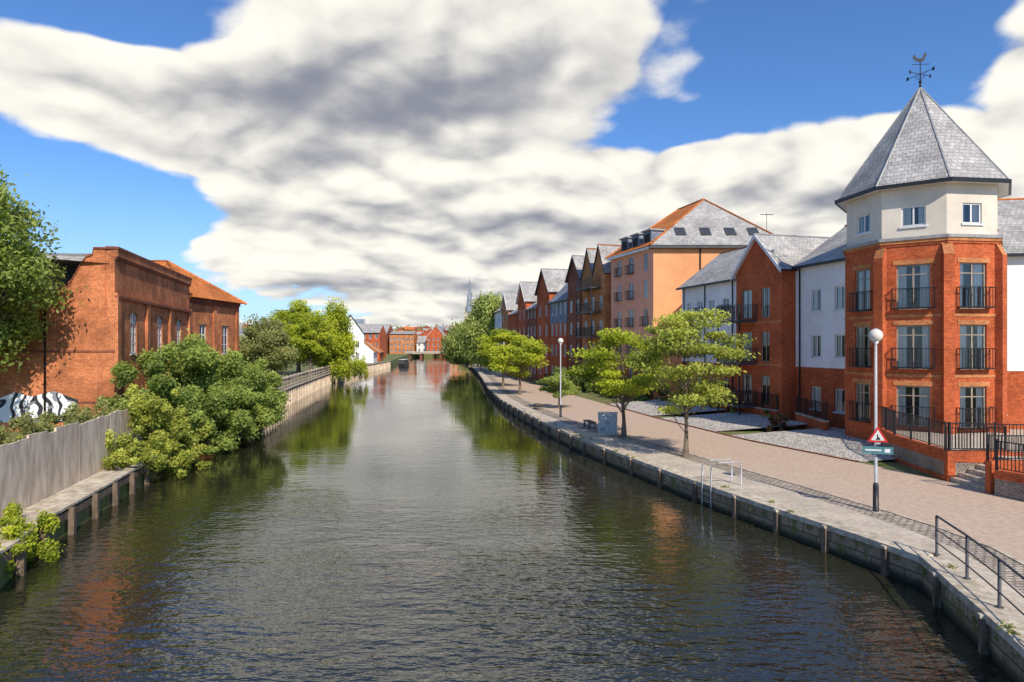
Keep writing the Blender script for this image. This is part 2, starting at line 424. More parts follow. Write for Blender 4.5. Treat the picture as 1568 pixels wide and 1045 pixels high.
def tree(name, base, top, cr, cz0, nc=34, per=420, leaf=.1, mat='leaf_y', flatc=.45, tr=.12, seed=1, cs=.27, lean=(0, 0), off=(0, 0), droop=0, hang=0, ry=None):
    r = random.Random(seed); b = Vector(base); ztop = top; zc = (cz0 + ztop) / 2; hz = (ztop - cz0) / 2
    e = bpy.data.objects.new(name, None); e.location = b; scn.collection.objects.link(e)
    W = MB(); H = ztop - b.z
    tk = []; rk = []
    wob = [(r.uniform(-.02, .02) * H, r.uniform(-.02, .02) * H) for _ in range(7)]
    for i in range(7):
        f = i / 6; tk.append(b + Vector((lean[0] * f + wob[i][0] * f + off[0] * f * f, lean[1] * f + wob[i][1] * f + off[1] * f * f, H * .86 * f)))
        rk.append(tr * (1 - .85 * f) + (tr * .5 if i == 0 else 0))
    W.tube(tk, rk, 'bark', 8)
    C = []; R = []; N = []
    ry = ry or cr
    for i in range(nc):
        while True:
            x, y, z = (r.uniform(-1, 1) for _ in range(3)); q = x * x + y * y + z * z
            if q < 1 and (q > .3 or r.random() < .3): break
        w = 1 - .35 * max(0, z) ** 1.2
        c = Vector((b.x + off[0] + lean[0] + x * cr * .84 * w, b.y + off[1] + lean[1] + y * ry * .84 * w, zc + z * hz * .86))
        s = cs * cr * r.uniform(.7, 1.35)
        C.append(c); R.append((s * 1.15, s * 1.15, s * flatc + hang * r.random())); N.append(int(per * r.uniform(.5, 1.3)))
        tz = b.z + (c.z - b.z) * r.uniform(.45, .75); f = min(.95, (tz - b.z) / (H * .86))
        k = f * 6; i0 = min(5, int(k)); p = tk[i0].lerp(tk[i0 + 1], k - i0)
        mid = p.lerp(c, .5) + Vector((0, 0, -.06 * (c - p).length))
        rr = max(tr * .35 * (1 - f), tr * .12)
        W.tube([p, mid, c], [rr, rr * .65, rr * .2], 'bark', 5, cap=False)
        for _ in range(2):
            c2 = c + Vector((r.uniform(-1, 1), r.uniform(-1, 1), r.uniform(-.3, .5))) * s
            W.tube([mid, c2], [rr * .5, rr * .12], 'bark', 4, cap=False)
    W.build('trunk_and_limbs', e)
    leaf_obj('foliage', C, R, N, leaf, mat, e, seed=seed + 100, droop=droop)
    return e

def bush(name, pts, mat, leaf=.09, per=500, seed=3, droop=0):
    r = random.Random(seed); C = []; R = []; N = []
    for x, y, z, s in pts:
        k = max(4, int(11 * s))
        for _ in range(k):
            C.append((x + r.uniform(-.95, .95) * s, y + r.uniform(-.95, .95) * s, z + r.uniform(-.65, .95) * s)); q = s * r.uniform(.16, .42)
            R.append((q, q, q * r.uniform(.6, 1.3))); N.append(int(per * q * q * 2.3 + 25))
    return leaf_obj(name, C, R, N, leaf, mat, seed=seed, droop=droop)

# ------------------------------------------------------------------ river geometry
RQ = [(3, -25), (6.2, 0), (8.3, 8), (9.6, 12.3), (10.85, 17.2), (10.2, 19.3), (9.45, 21.3), (8.8, 23.2), (8.0, 25.4), (7.2, 28.1), (5.6, 33.7), (4.65, 37), (2.95, 44.4), (.9, 55.4), (-.93, 66.7), (-2.9, 84.8), (-4.8, 110), (-7.6, 143.6), (-15, 215), (-24, 280), (-30, 330), (-40, 345), (-41, 3500)]
LQ = [(-9, -25), (-12.5, 10), (-13.5, 17.3), (-14.6, 20), (-15.9, 25.5), (-17, 30), (-18.5, 36), (-20, 45), (-21.9, 57.7), (-25, 75), (-29.8, 105), (-33.5, 140), (-36, 194), (-43, 250), (-52, 330), (-42, 345), (-41.2, 3500)]
def xR(y): return float(np.interp(y, [p[1] for p in RQ], [p[0] for p in RQ]))
def xL(y): return float(np.interp(y, [p[1] for p in LQ], [p[0] for p in LQ]))
ZP = .8; ZL = 1.7
ys = sorted(set([-25, -15, -5] + [p[1] for p in RQ + LQ] + list(np.arange(0, 60, 2.0)) + list(np.arange(60, 340, 10.0)) + [400, 500, 600, 700, 1000, 1500, 2200]))
g = MB(); rows = []
def hillz(y): return float(np.interp(y, [400, 600, 1000, 2200], [0, 8, 26, 58]))
for y in ys:
    l, r_ = xL(y), xR(y)
    ze = float(np.interp(y, [29, 32, 49, 53], [.9, .15, .15, ZL]))
    hill = hillz(y)
    row = [(-3000, ZL + hill), (-400, ZL + hill), (-80, ZL + hill), (l - 14, ZL + hill), (l - 3.5, ZL + hill), (l - 1.35, (ZL + hill) if not (30 < y < 50) else 1.2), (l - 1.25, ze if y < 50 else ZL + hill), (l, ze + hill), (l, -1.6 + hill), (r_, -1.6 + hill), (r_, ZP + hill), (r_ + 4, ZP + hill), (r_ + 20, ZP + hill), (60 + r_, ZP + hill), (400, ZP + hill), (3000, ZP + hill)]
    rows.append([(x, y, z) for x, z in row])
vi = []
for row in rows:
    vi.append(list(range(len(g.v), len(g.v) + len(row)))); g.v += row
k = g._m('ground')
for i in range(len(rows) - 1):
    for j in range(len(rows[0]) - 1):
        g.f.append([vi[i][j], vi[i][j + 1], vi[i + 1][j + 1], vi[i + 1][j]]); g.mi.append(k); g.sm.append(False)
g.build('ground')
w = MB()
wy = [y for y in ys if y <= 345]
for a, b in zip(wy[:-1], wy[1:]):
    w.face([(xL(a) - .02, a, 0), (xR(a) + .02, a, 0), (xR(b) + .02, b, 0), (xL(b) - .02, b, 0)], 'water')
w.build('river_water')

def strip(name, fa, fb, y0, y1, za, zb, mat, step=2.0, n=1):
    mb = MB(); yy = list(np.arange(y0, y1, step)) + [y1]
    for a, b in zip(yy[:-1], yy[1:]):
        for k in range(n):
            def q(y, t): return (fa(y) * (1 - t) + fb(y) * t, y, za * (1 - t) + zb * t)
            mb.face([q(a, k / n), q(a, (k + 1) / n), q(b, (k + 1) / n), q(b, k / n)], mat)
    return mb.build(name)
pin = lambda y: xR(y) + float(np.interp(y, [5, 17, 21, 26, 37, 45, 60, 100, 150], [2.0, 2.5, 3.4, 3.7, 3.5, 2.5, 2.2, 2, 2]))
PE = [(20, 5), (19.5, 18), (18.6, 22.5), (17.9, 26.8), (17.0, 29.8), (13.7, 38.4), (10.9, 50.4), (7.6, 69), (3.6, 91.8), (-.5, 115), (-4.4, 150), (-9, 190)]
pout = lambda y: float(np.interp(y, [p[1] for p in PE], [p[0] for p in PE]))
fac = lambda y: float(np.interp(y, [26, 42, 67, 84, 98, 120, 150, 200], [25.2, 21, 14.5, 9.5, 5, .8, -3.5, -9]))
strip('quay_paving', lambda y: xR(y) + .5, lambda y: pin(y) - 1.1, -10, 190, ZP + .006, ZP + .006, 'paving')
strip('cobble_strip', lambda y: pin(y) - 1.1, lambda y: pin(y) - .12, -10, 190, ZP + .008, ZP + .008, 'cobble')
strip('footpath', pin, pout, -10, 190, ZP + .010, ZP + .010, 'path')
strip('kerb_edging', lambda y: pin(y) - .12, pin, -10, 190, ZP + .03, ZP + .03, 'stone')
strip('path_extension', pout, lambda y: 45, -10, 24.0, ZP + .010, ZP + .010, 'path')

Q = Parts('quay_wall', (7, 28, .8))
pts = [p for p in RQ if p[1] < 300]
for (a, b) in zip(pts[:-1], pts[1:]):
    p0 = Vector((a[0], a[1], 0)); p1 = Vector((b[0], b[1], 0)); L = (p1 - p0).length
    f = Fr(p0, p1 - p0)
    f.box(Q['masonry'], 0, L, -1.5, ZP - .12, -.35, .06, 'quay')
    nseg = max(1, int(L / 1.25)) if a[1] < 110 else 1
    for i in range(nseg):
        f.box(Q['coping'], L * i / nseg + .012, L * (i + 1) / nseg - .012, ZP - .12, ZP + .05 + random.uniform(-.008, .008), -.52, .12 + random.uniform(-.015, .015), 'stone')
    if a[1] < 200:
        n = max(1, int(L / 2.4))
        for i in range(n):
            u = L * (i + .5) / n
            f.box(Q['timber_fenders'], u - .08, u + .08, -.6, ZP - .06, .062, .20, 'timber')
            f.box(Q['timber_fenders'], u - .07, u + .07, ZP - .06, ZP + .015, .1, .22, 'stone')
Q.build()

# ------------------------------------------------------------------ octagonal corner tower
T = Parts('octagonal_tower_block', (22.96, 36.73, .8))
tc = Vector((22.96, 36.73, 0)); TR = 3.855
def octv(R, k): 
    a = math.radians(255.5 + 45 * k); return Vector((tc.x + R * math.cos(a), tc.y + R * math.sin(a), 0))
z_b, z_m, z_e, z_a = .8, 12.0, 14.9, 20.9
for k in range(8):
    a, b = octv(TR, k), octv(TR, k + 1); f = Fr(a, b - a, left=False); L = (b - a).length
    vis = k in (6, 7, 0, 1); ops = []; mid = L / 2; w_ = .76 if k != 6 else .62
    if vis and k != 1:
        ops = [(mid - w_, mid + w_, z0, z1) for z0, z1 in ((2.15, 4.3), (5.15, 7.45), (8.25, 10.6))]
    wall(T['brick_walls'], f, 0, L, z_b, z_m, ops, 'brick')
    for o in ops:
        window(T, f, *o, fm='frame', nx=2, ny=1, rec=.12, fw=.08, curtain=random.uniform(.2, .84))
        f.box(T['window_frames'], o[0], o[1], o[3] - .55, o[3] - .5, -.15, -.085, 'frame')
        juliet(T, f, o[0] - .18, o[1] + .18, o[2] + .02, o[2] + 1.1)
        f.box(T['brick_lintels'], o[0] - .15, o[1] + .15, o[3], o[3] + .24, -.02, .03, 'brick_o')
    a2, b2 = octv(TR - .08, k), octv(TR - .08, k + 1); f2 = Fr(a2, b2 - a2, left=False); L2 = (b2 - a2).length
    o2 = [(L2 / 2 - .55, L2 / 2 + .55, 12.6, 13.65)] if vis else []
    wall(T['rendered_drum'], f2, 0, L2, z_m, z_e, o2, 'render_cream')
    for o in o2: window(T, f2, *o, fm='white', nx=2, rec=.1, fw=.08, sill='white')
    f.box(T['brick_cornice'], -.05, L + .05, z_m - .42, z_m - .30, 0.0, .05, 'brick')
    f.box(T['brick_cornice'], -.08, L + .08, z_m - .30, z_m - .14, 0.0, .10, 'brick_o')
    f.box(T['brick_cornice'], -.10, L + .10, z_m - .14, z_m + .02, -.2, .15, 'lead')
    for zz in (4.75, 7.85):
        f.box(T['brick_cornice'], 0, L, zz, zz + .15, 0, .035, 'brick_o')
    if k in (7, 0, 1, 2):
        v = octv(1, k) - tc; v.normalize(); s = Vector((-v.y, v.x, 0)); vv = octv(TR, k)
        o = vv - s * .24 - v * .3
        T['corner_piers'].obox(o + Vector((0, 0, z_b)), s * .48, v * .56, Vector((0, 0, 10.2)), 'brick')
        T['corner_piers'].obox(o - s * .05 + Vector((0, 0, z_b)), s * .58, v * .66, Vector((0, 0, 1.6)), 'brick')
        z1 = z_b + 10.2
        q = [o + Vector((0, 0, z1)), o + s * .48 + Vector((0, 0, z1)), o + s * .48 + v * .56 + Vector((0, 0, z1)), o + v * .56 + Vector((0, 0, z1))]
        t0, t1 = o + v * .27 + Vector((0, 0, z1 + .6)), o + s * .48 + v * .27 + Vector((0, 0, z1 + .6))
        T['corner_piers'].face([q[3], q[2], t1, t0], 'brick_o'); T['corner_piers'].face([q[0], q[3], t0], 'brick'); T['corner_piers'].face([q[1], t1, q[2]], 'brick')
    e0, e1 = octv(TR + .45, k), octv(TR + .45, k + 1); zz = Vector((0, 0, z_e - .15)); ap = Vector((tc.x, tc.y, z_a))
    T['roof'].face([e0 + zz, e1 + zz, ap], 'slate')
    s0, s1 = octv(TR - .1, k), octv(TR - .1, k + 1)
    T['soffit'].face([e0 + zz - Vector((0, 0, .16)), e1 + zz - Vector((0, 0, .16)), s1 + zz - Vector((0, 0, .1)), s0 + zz - Vector((0, 0, .1))], 'white')
    fe = Fr(e0, e1 - e0, left=False)
    fe.box(T['gutter'], -.03, (e1 - e0).length + .03, z_e - .31, z_e - .12, -.02, .1, 'black')
    T['roof_hips'].tube([e0 + zz, ap], .055, 'lead', 5)
T['weathervane'].tube([(tc.x, tc.y, z_a - .1), (tc.x, tc.y, z_a + .25), (tc.x, tc.y, z_a + 1.5)], [.09, .035, .02], 'black', 6)
T['weathervane'].sphere((tc.x, tc.y, z_a + .3), .09, 'black', 8, 6)
for a in (20, 110, 200, 290):
    d = Vector((math.cos(math.radians(a)), math.sin(math.radians(a)), 0)); p = Vector((tc.x, tc.y, z_a + .75))
    T['weathervane'].tube([p, p + d * .75], .018, 'black', 5)
    T['weathervane'].box(p + d * .78 - Vector((0, 0, .09)), (.13, .02, .18), 'black', math.radians(a))
    T['weathervane'].tube([p + d * .1 + Vector((0, 0, -.3)), p + d * .38], .012, 'black', 4)
bp = [(-.42, .25), (-.30, .42), (-.22, .22), (-.05, .16), (.12, .2), (.2, .42), (.3, .5), (.36, .42), (.3, .3), (.2, .05), (.05, -.03), (-.15, 0), (-.3, .1)]
f = Fr((tc.x, tc.y), (math.cos(math.radians(-5)), math.sin(math.radians(-5))))
for d in (-.015, .015): T['weathervane'].face([f.p(x, z_a + 1.45 + z, d) for x, z in bp], 'black')
T['weathervane'].tube([f.p(-.45, z_a + 1.3), f.p(.5, z_a + 1.3)], .016, 'black', 4)
T['drainpipe'].tube([octv(TR + .02, 7) + Vector((.15, -.12, .8)), octv(TR + .02, 7) + Vector((.15, -.12, 11.6))], .04, 'black', 6)
T.build()

TE = Parts('entrance_terrace', (18.5, 28, .8)); zt = 1.95
poly = [(19.6, 35.2), (18.5, 31.8), (17.9, 26.9), (21.5, 26.2), (24.0, 25.6), (29, 30), (27, 34.5)]
TE['paving'].face([(x, y, zt) for x, y in poly], 'paving')
for (a, b) in zip(poly[:5], poly[1:6]):
    f = frp(a, b, left=False); L = (Vector(b) - Vector(a)).length
    f.box(TE['retaining_wall'], 0, L, .7, zt - .35, -.25, 0, 'flint'); f.box(TE['retaining_wall'], 0, L, zt - .35, zt + .1, -.26, .02, 'brick')
    f.box(TE['retaining_wall'], 0, L, .7, 1.0, -.02, .03, 'brick')
    railing(TE['railings'], f.p(0, 0, -.12), f.p(L, 0, -.12), zt + .1, zt + 1.25, post=1.6)
f = frp((17.9, 26.9), (17.95, 24.6), left=False)
for i in range(6):
    f.box(TE['steps'], .05, 2.2, .8 + .185 * i, .8 + .185 * (i + 1), -3.2, -.1 - .32 * i, 'stone')
for u in (-.05, 2.25): 
    f.box(TE['step_walls'], u - .12, u + .12, .8, 2.05, -2.6, .0, 'brick')
    a, b = f.p(u, 0, 0), f.p(u, 0, -2.5)
    railing(TE['railings'], a, b, 2.05, 3.0, post=2)
w2 = [(17.95, 24.3), (18.7, 22.2), (20.4, 19.6), (24, 18)]
for a, b in zip(w2[:-1], w2[1:]):
    f = frp(a, b, left=False); L = (Vector(b) - Vector(a)).length
    f.box(TE['front_garden_wall'], 0, L, .7, 1.45, -.25, 0, 'flint'); f.box(TE['front_garden_wall'], 0, L, 1.45, 1.75, -.27, .02, 'brick')
    railing(TE['railings'], f.p(0, 0, -.12), f.p(L, 0, -.12), 1.75, 2.85, post=1.6)
TE['garden_bed'].face([(18.1, 24.3, 1.5), (18.9, 22.3, 1.5), (20.5, 19.8, 1.5), (30, 19, 1.5), (30, 27, 1.5), (21, 27, 1.5)], 'ground')
TE.build()

E = Parts('white_rendered_apartments', (30, 38, .8))
f = frp((25.0, 38.6), (40, 36.5), left=False)
ops = [(u, u + 1.2, z0, z0 + 1.6) for u in (2.6, 5.6, 9.0) for z0 in (2.4, 5.6, 8.9)]
body(E, f, 0, 15, 8, .8, 12.0, ops, 'brick', split=4.9, mat2='render_white')
for o in ops: window(E, f, *o, fm='white', sill='white'); 
roof_side(E, f, -.5, 15.5, 8, 12.0, 15.7, ridge='tile_o')
E['drainpipe'].tube([f.p(1.1, .8, .08), f.p(1.1, 11.7, .08)], .05, 'black', 6)
E.build()

fdir = Vector((-.26, 1, 0)).normalized(); sc = math.hypot(.26, 1)
FR = Fr((21, 42), fdir)
B1 = Parts('white_riverside_apartments', (20.5, 44, .8))
ops = [(u, u + .95, z0, z0 + 1.5) for u in (-.6, 1.6) for z0 in (2.1, 5.6, 8.7)]
body(B1, FR, -2.2, 4.1, 8.5, .8, 12.1, ops, 'brick', split=4.9, mat2='render_white')
for o in ops: window(B1, FR, *o, fm='white', nx=2, sill='white', fw=.08)
roof_side(B1, FR, -2.6, 4.2, 8.5, 12.1, 15.0, wmat='render_white', ridge='tile_o')
B1['drainpipe'].tube([FR.p(3.6, .8, .08), FR.p(3.6, 11.9, .08)], .05, 'black', 6)
B1.build()

B2 = Parts('brick_gable_house', (19.3, 48.5, .8)); d = 1.1
ops = [(5.5, 6.5, z0, z0 + 2.2) for z0 in (2.0, 5.2, 8.4)] + [(7.6, 8.9, z0, z0 + 2.2) for z0 in (2.0, 5.2, 8.4)]
body(B2, FR, 4.15, 9.6, 9, .8, 12.0, ops, 'brick', d=d)
for o in ops: window(B2, FR, *o, fm='frame', nx=2, d=d)
roof_gable(B2, FR, 4.15, 9.6, 9, 12.0, 14.6, d0=d, mat='slate', wmat='brick', bargeboard=.3)
for zz in (4.9, 8.0): FR.box(B2['string_courses'], 4.15, 9.6, zz, zz + .15, d, d + .04, 'brick_o')
for z0 in (1.95, 5.1, 8.3):
    a, b, c, e = (FR.p(7.0, 0, d), FR.p(7.0, 0, d + 1.5), FR.p(9.9, 0, d + 1.5), FR.p(9.9, 0, d))
    B2['balconies'].obox(FR.p(7.0, z0 - .16, d), FR.u * 2.9, FR.n * 1.5, Vector((0, 0, .14)), 'dgrey')
    for p, q in ((a, b), (b, c), (c, e)): railing(B2['balconies'], p, q, z0, z0 + 1.1, post=3)
for u in (7.05, 9.85):
    B2['balconies'].tube([FR.p(u, .8, d + 1.45), FR.p(u, 9.4, d + 1.45)], .06, 'black', 6)
B2.build()

B3 = Parts('white_gabled_apartments', (17, 56, .8))
us = [10.4, 12.3, 14.5, 16.4, 18.3]
ops = [(u, u + .9, z0, z0 + 1.5) for u in us for z0 in (2.1, 5.5, 8.8)]
body(B3, FR, 9.65, 20.0, 8.5, .8, 12.0, ops, 'brick', split=4.9, mat2='render_white')
for i, o in enumerate(ops):
    window(B3, FR, *o, fm='white', nx=2, sill='white')
    if i // 3 in (1, 3): juliet(B3, FR, o[0] - .2, o[1] + .2, o[2] - .1, o[2] + .95)
roof_side(B3, FR, 9.65, 20.3, 8.5, 12.0, 15.2, wmat='render_white', ridge='tile_o')
for u in (11.7, 15.9, 19.5): B3['drainpipe'].tube([FR.p(u, .8, .08), FR.p(u, 11.8, .08)], .05, 'black', 6)
B3.build()

O = Parts('orange_apartment_block', (20, 73, .8))
ez = 16.7
fS = frp((14.5, 67), (28.0, 67), left=False); fW = frp((14.5, 67), (11.6, 76.5), left=True); LW = math.hypot(2.9, 9.5)
wall(O['walls'], fS, 0, 13.5, .8, ez, [], 'render_orange')
opsW = [(u, u + w_, z0, z0 + 1.9) for u, w_ in ((1.2, .9), (4.4, 1.1), (7.4, .9)) for z0 in (2.2, 5.3, 8.4, 11.4, 14.2)]
wall(O['walls'], fW, 0, LW, .8, ez, opsW, 'brick', split=4.9, mat2='render_pink')
for i, o in enumerate(opsW):
    window(O, fW, *o, fm='white', nx=2)
    if o[0] > 4 or i % 5 < 3: juliet(O, fW, o[0] - .2, o[1] + .2, o[2], o[2] + 1.0)
nW = fW.p(LW, 0)
O['walls'].face([(28, 67, .8), (27, 85, .8), (27, 85, ez), (28, 67, ez)], 'render_orange')
O['walls'].face([(nW.x, nW.y, .8), (27, 85, .8), (27, 85, ez), (nW.x, nW.y, ez)], 'render_pink')
A = Vector((14.0, 66.4, ez - .1)); Bq = Vector((28.6, 66.4, ez - .1)); Cq = Vector((27.6, 86, ez - .1)); Dq = Vector((nW.x - .6, nW.y + .3, ez - .1))
r0 = Vector((21.4, 73, 22.7)); r1 = Vector((20.0, 78.5, 22.7))
O['roof'].face([A, Bq, r0], 'slate'); O['roof'].face([A, r0, r1, Dq], 'tile_o'); O['roof'].face([Bq, Cq, r1, r0], 'slate'); O['roof'].face([Cq, Dq, r1], 'slate')
for p, q in ((A, r0), (Bq, r0), (r0, r1), (Cq, r1), (Dq, r1)): O['roof_ridges'].tube([p, q], .13, 'tile_o', 6)
fS.box(O['fascia'], -.5, 14.1, ez - .4, ez - .12, -.1, .55, 'dgrey'); fW.box(O['fascia'], -.3, LW, ez - .4, ez - .12, 0, .5, 'white')
sl = (r0 - (A + Bq) / 2).normalized(); nn = Vector((1, 0, 0)).cross(sl).normalized()
for x in (17.0, 19.6, 22.2, 24.6):
    p = Vector((x, A.y, A.z)) + sl * 1.7 + nn * .01
    O['skylights'].obox(p, Vector((1.05, 0, 0)), sl * 1.35, nn * .12, 'dgrey')
    p2 = p + Vector((.1, 0, 0)) + sl * .1 + nn * .13
    O['skylights'].face([p2, p2 + Vector((.85, 0, 0)), p2 + Vector((.85, 0, 0)) + sl * 1.15, p2 + sl * 1.15], 'glass')
for u in (1.0, 3.6, 6.2):
    fW.box(O['roof_dormers'], u, u + 1.7, ez - .1, ez + 1.7, -2.4, -.3, 'slate_b'); fW.box(O['roof_dormers'], u - .15, u + 1.85, ez + 1.7, ez + 1.85, -2.6, -.1, 'lead')
    fW.box(O['roof_dormers'], u + .3, u + 1.4, ez + .4, ez + 1.4, -.3, -.26, 'inter')
O['drainpipe'].tube([fS.p(4.8, .8, .08), fS.p(4.8, ez - .4, .08)], .07, 'black', 6)
O['tv_aerial'].tube([(27.3, 70, 18.5), (27.3, 70, 20.6)], .03, 'dgrey', 5)
O['tv_aerial'].tube([(26.6, 70, 20.4), (28.0, 70, 20.4)], .03, 'dgrey', 4)
for i in range(6): O['tv_aerial'].tube([(26.7 + .24 * i, 69.75, 20.4), (26.7 + .24 * i, 70.25, 20.4)], .02, 'dgrey', 4)
O.build()

def house(name, p0, p1, W, z0, ze, zr, wmat, rmat, kind='gable', nwin=3, floors=4, left=True, fm='white', trim='white', balc=False, split=None, mat2=None, ridge='lead', fh=2.95, z1st=None, bb=.22, wh=1.6):
    f = frp(p0, p1, left); L = (Vector(p1) - Vector(p0)).length
    P = Parts(name, ((p0[0] + p1[0]) / 2, (p0[1] + p1[1]) / 2, z0))
    ops = []; s = L / nwin; zb = z1st if z1st is not None else z0 + 1.1
    for i in range(nwin):
        for j in range(floors):
            z = zb + j * fh
            if z + wh < ze - .1: ops.append((s * (i + .5) - .5, s * (i + .5) + .5, z, z + wh))
    body(P, f, 0, L, W, z0, ze, ops, wmat, split=split, mat2=mat2)
    for o in ops: window(P, f, *o, fm=fm, nx=2, fw=.09)
    if kind == 'gable': roof_gable(P, f, 0, L, W, ze, zr, mat=rmat, wmat=mat2 or wmat, trim=trim, ridge=ridge, bargeboard=bb)
    elif kind == 'multi':
        h = L / 2
        roof_gable(P, f, 0, h, W, ze, zr, mat=rmat, wmat=mat2 or wmat, trim=trim, ridge=ridge, ov=.1, bargeboard=bb)
        roof_gable(P, f, h, L, W, ze, zr, mat=rmat, wmat=mat2 or wmat, trim=trim, ridge=ridge, ov=.1, bargeboard=bb)
    elif kind == 'side': roof_side(P, f, 0, L, W, ze, zr, mat=rmat, wmat=mat2 or wmat, trim=trim, ridge=ridge)
    if balc:
        for j in range(1, floors):
            z = zb + j * fh - .3
            if z + 1.2 < ze:
                P['balconies'].obox(f.p(L * .15, z - .15, 0), f.u * L * .7, f.n * 1.3, Vector((0, 0, .14)), 'dgrey')
                a, b, c, e = f.p(L * .15, 0, 0), f.p(L * .15, 0, 1.3), f.p(L * .85, 0, 1.3), f.p(L * .85, 0, 0)
                for p, q in ((a, b), (b, c), (c, e)): railing(P['balconies'], p, q, z, z + 1.1, sp=.2, th=.035)
        for u in (.16, .84): P['balconies'].tube([f.p(L * u, z0, 1.2), f.p(L * u, ze - 1, 1.2)], .07, 'black', 5)
    return P.build()

house('balconied_brick_apartments', (11.0, 77.5), (9.0, 84), 9, .8, 15.2, 18.6, 'brick_o', 'slate', 'multi', 3, 5, balc=True, trim='black', ridge='tile_o')
house('dark_gabled_apartments', (8.9, 84.5), (7.6, 89), 9, .8, 15.4, 18.3, 'brick_dark', 'slate', 'gable', 2, 5, trim='dgrey')
house('slate_hung_apartments', (7.5, 89.3), (5.6, 96), 9, .8, 13.0, 17.4, 'brick', 'slate_b', 'side', 4, 4, split=9.5, mat2='slate_b')
house('brick_gabled_apartments', (5.5, 96.3), (3.9, 102), 10, .8, 14.6, 18.0, 'brick', 'slate', 'gable', 2, 4, trim='dgrey')
house('brick_terrace', (3.8, 102.4), (2.4, 108), 9, .8, 12.5, 15.6, 'brick_dark', 'slate', 'side', 3, 4)
house('brick_gabled_townhouse', (2.3, 108.4), (1.0, 114), 10, .8, 14.0, 17.2, 'brick', 'slate', 'gable', 2, 4, trim='white')
house('brick_terrace', (.9, 114.4), (-.6, 121), 9, .8, 12.2, 15.2, 'brick', 'slate', 'side', 3, 4)
house('brick_gabled_townhouse', (-.7, 121.4), (-2.0, 128), 10, .8, 13.2, 16.4, 'brick_o', 'slate', 'gable', 2, 4)
house('white_townhouse', (-2.1, 128.4), (-4.4, 142), 10, .8, 13.4, 16.8, 'render_white', 'slate', 'side', 4, 4, ridge='tile_o')

# ------------------------------------------------------------------ left warehouse
Wd = Parts('brick_warehouse', (-22, 40, 1.7))
rdir = Vector((-.253, 1, 0)).normalized()
fRv = Fr((-21.9, 36), rdir, left=False); Lr = 17.6; zp = 11.7
ops = [(t * 1.031 - .62, t * 1.031 + .62, 5.9, 8.35) for t in (3.2, 8.7, 13.8)]
wall(Wd['walls'], fRv, 0, Lr, .8, zp, ops, 'brick_old', depth=.35)
for o in ops:
    window(Wd, fRv, o[0], o[1], o[2], o[3], fm='white', nx=2, ny=4, rec=.10, fw=.10, curtain=.95, sill='stone')
    um = (o[0] + o[1]) / 2
    prev = None
    for i in range(9):
        t = math.pi * (i / 8); p = (um - .80 * math.cos(t), o[3] - .18 + .42 * math.sin(t)); p2 = (um - .60 * math.cos(t), o[3] - .2 + .22 * math.sin(t))
        if prev: 
            Wd['arched_heads'].face([fRv.p(*prev[0], .035), fRv.p(*p, .035), fRv.p(*p2, .035), fRv.p(*prev[1], .035)], 'brick_o')
        prev = (p, p2)
    for sgn in (-1, 1):
        pp = [fRv.p(um + sgn * .62, o[3], .004)] + [fRv.p(um + sgn * .6 * math.cos(t), o[3] - .2 + .2 * math.sin(t), .004) for t in (0, .4, .8, 1.2, 1.57)] 
        Wd['arched_heads'].face(pp, 'brick_old')
for u in (.0, 5.6, 11.1, 17.0):
    fRv.box(Wd['pilasters'], u, u + .6, .8, 9.0, 0.003, .16, 'brick_old')
fRv.box(Wd['cornice'], 0, Lr, 9.0, 9.16, 0, .20, 'brick_dark'); fRv.box(Wd['cornice'], 0, Lr, 9.16, 9.3, 0, .12, 'brick_old')
fRv.box(Wd['cornice'], 0, Lr, 11.15, 11.3, 0, .1, 'brick_dark'); fRv.box(Wd['cornice'], -.05, Lr + .05, zp, zp + .14, -.45, .2, 'brick_dark')
fRv.box(Wd['cornice'], 0, Lr, 11.3, zp, 0, .16, 'brick_old')
fF = Fr((-21.9, 36), (-1, -.08), left=True)
if fF.n.y > 0: fF = Fr((-21.9, 36), (-1, -.08), left=False)
prof = [(0, zp), (1.1, zp), (1.15, zp - .35), (1.45, zp - .45), (1.75, zp - .85), (2.0, zp - 1.35), (2.25, zp - 1.8), (2.6, zp - 2.1), (3.1, zp - 2.25), (3.15, 9.0)]
for (a, za), (b, zb) in zip(prof[:-1], prof[1:]):
    if b > a: Wd['walls'].face([fF.p(a, .8), fF.p(b, .8), fF.p(b, zb), fF.p(a, za)], 'brick_old')
    q0, q1 = fF.p(a, za), fF.p(b, zb)
    Wd['parapet_coping'].obox(q0 - fF.n * .45, q1 - q0, fF.n * .52, Vector((0, 0, .1)), 'brick_dark')
Wd['walls'].face([fF.p(3.15, .8), fF.p(20, .8), fF.p(20, 9.0), fF.p(3.15, 9.0)], 'brick_old')
fF.box(Wd['gutter'], 3.2, 20, 8.85, 9.05, 0, .18, 'black')
for z in (3.2, 6.0): fF.box(Wd['string_course'], 0, 20, z, z + .12, 0, .03, 'brick_dark')
Wd['roof'].face([fF.p(3.0, 9.0, .15), fF.p(20, 9.0, .15), fF.p(20, 12.0, -5), fF.p(2.0, 12.0, -5)], 'slate')
Wd['roof'].face([fF.p(2.0, 12.0, -5), fF.p(20, 12.0, -5), fF.p(20, 9, -10), fF.p(2.0, 9, -10)], 'slate')
Wd['roof'].tube([fF.p(2.0, 12.0, -5), fF.p(20, 12.0, -5)], .12, 'lead', 6)
Wd['walls'].face([fRv.p(.0, zp, -.45), fRv.p(Lr, zp, -.45), fRv.p(Lr, 8, -.45), fRv.p(0, 8, -.45)], 'brick_old')
Wd['roof'].face([fRv.p(0, 10.9, -.3), fRv.p(Lr, 10.9, -.3), fRv.p(Lr, 11.2, -5), fRv.p(0, 11.2, -5)], 'lead')
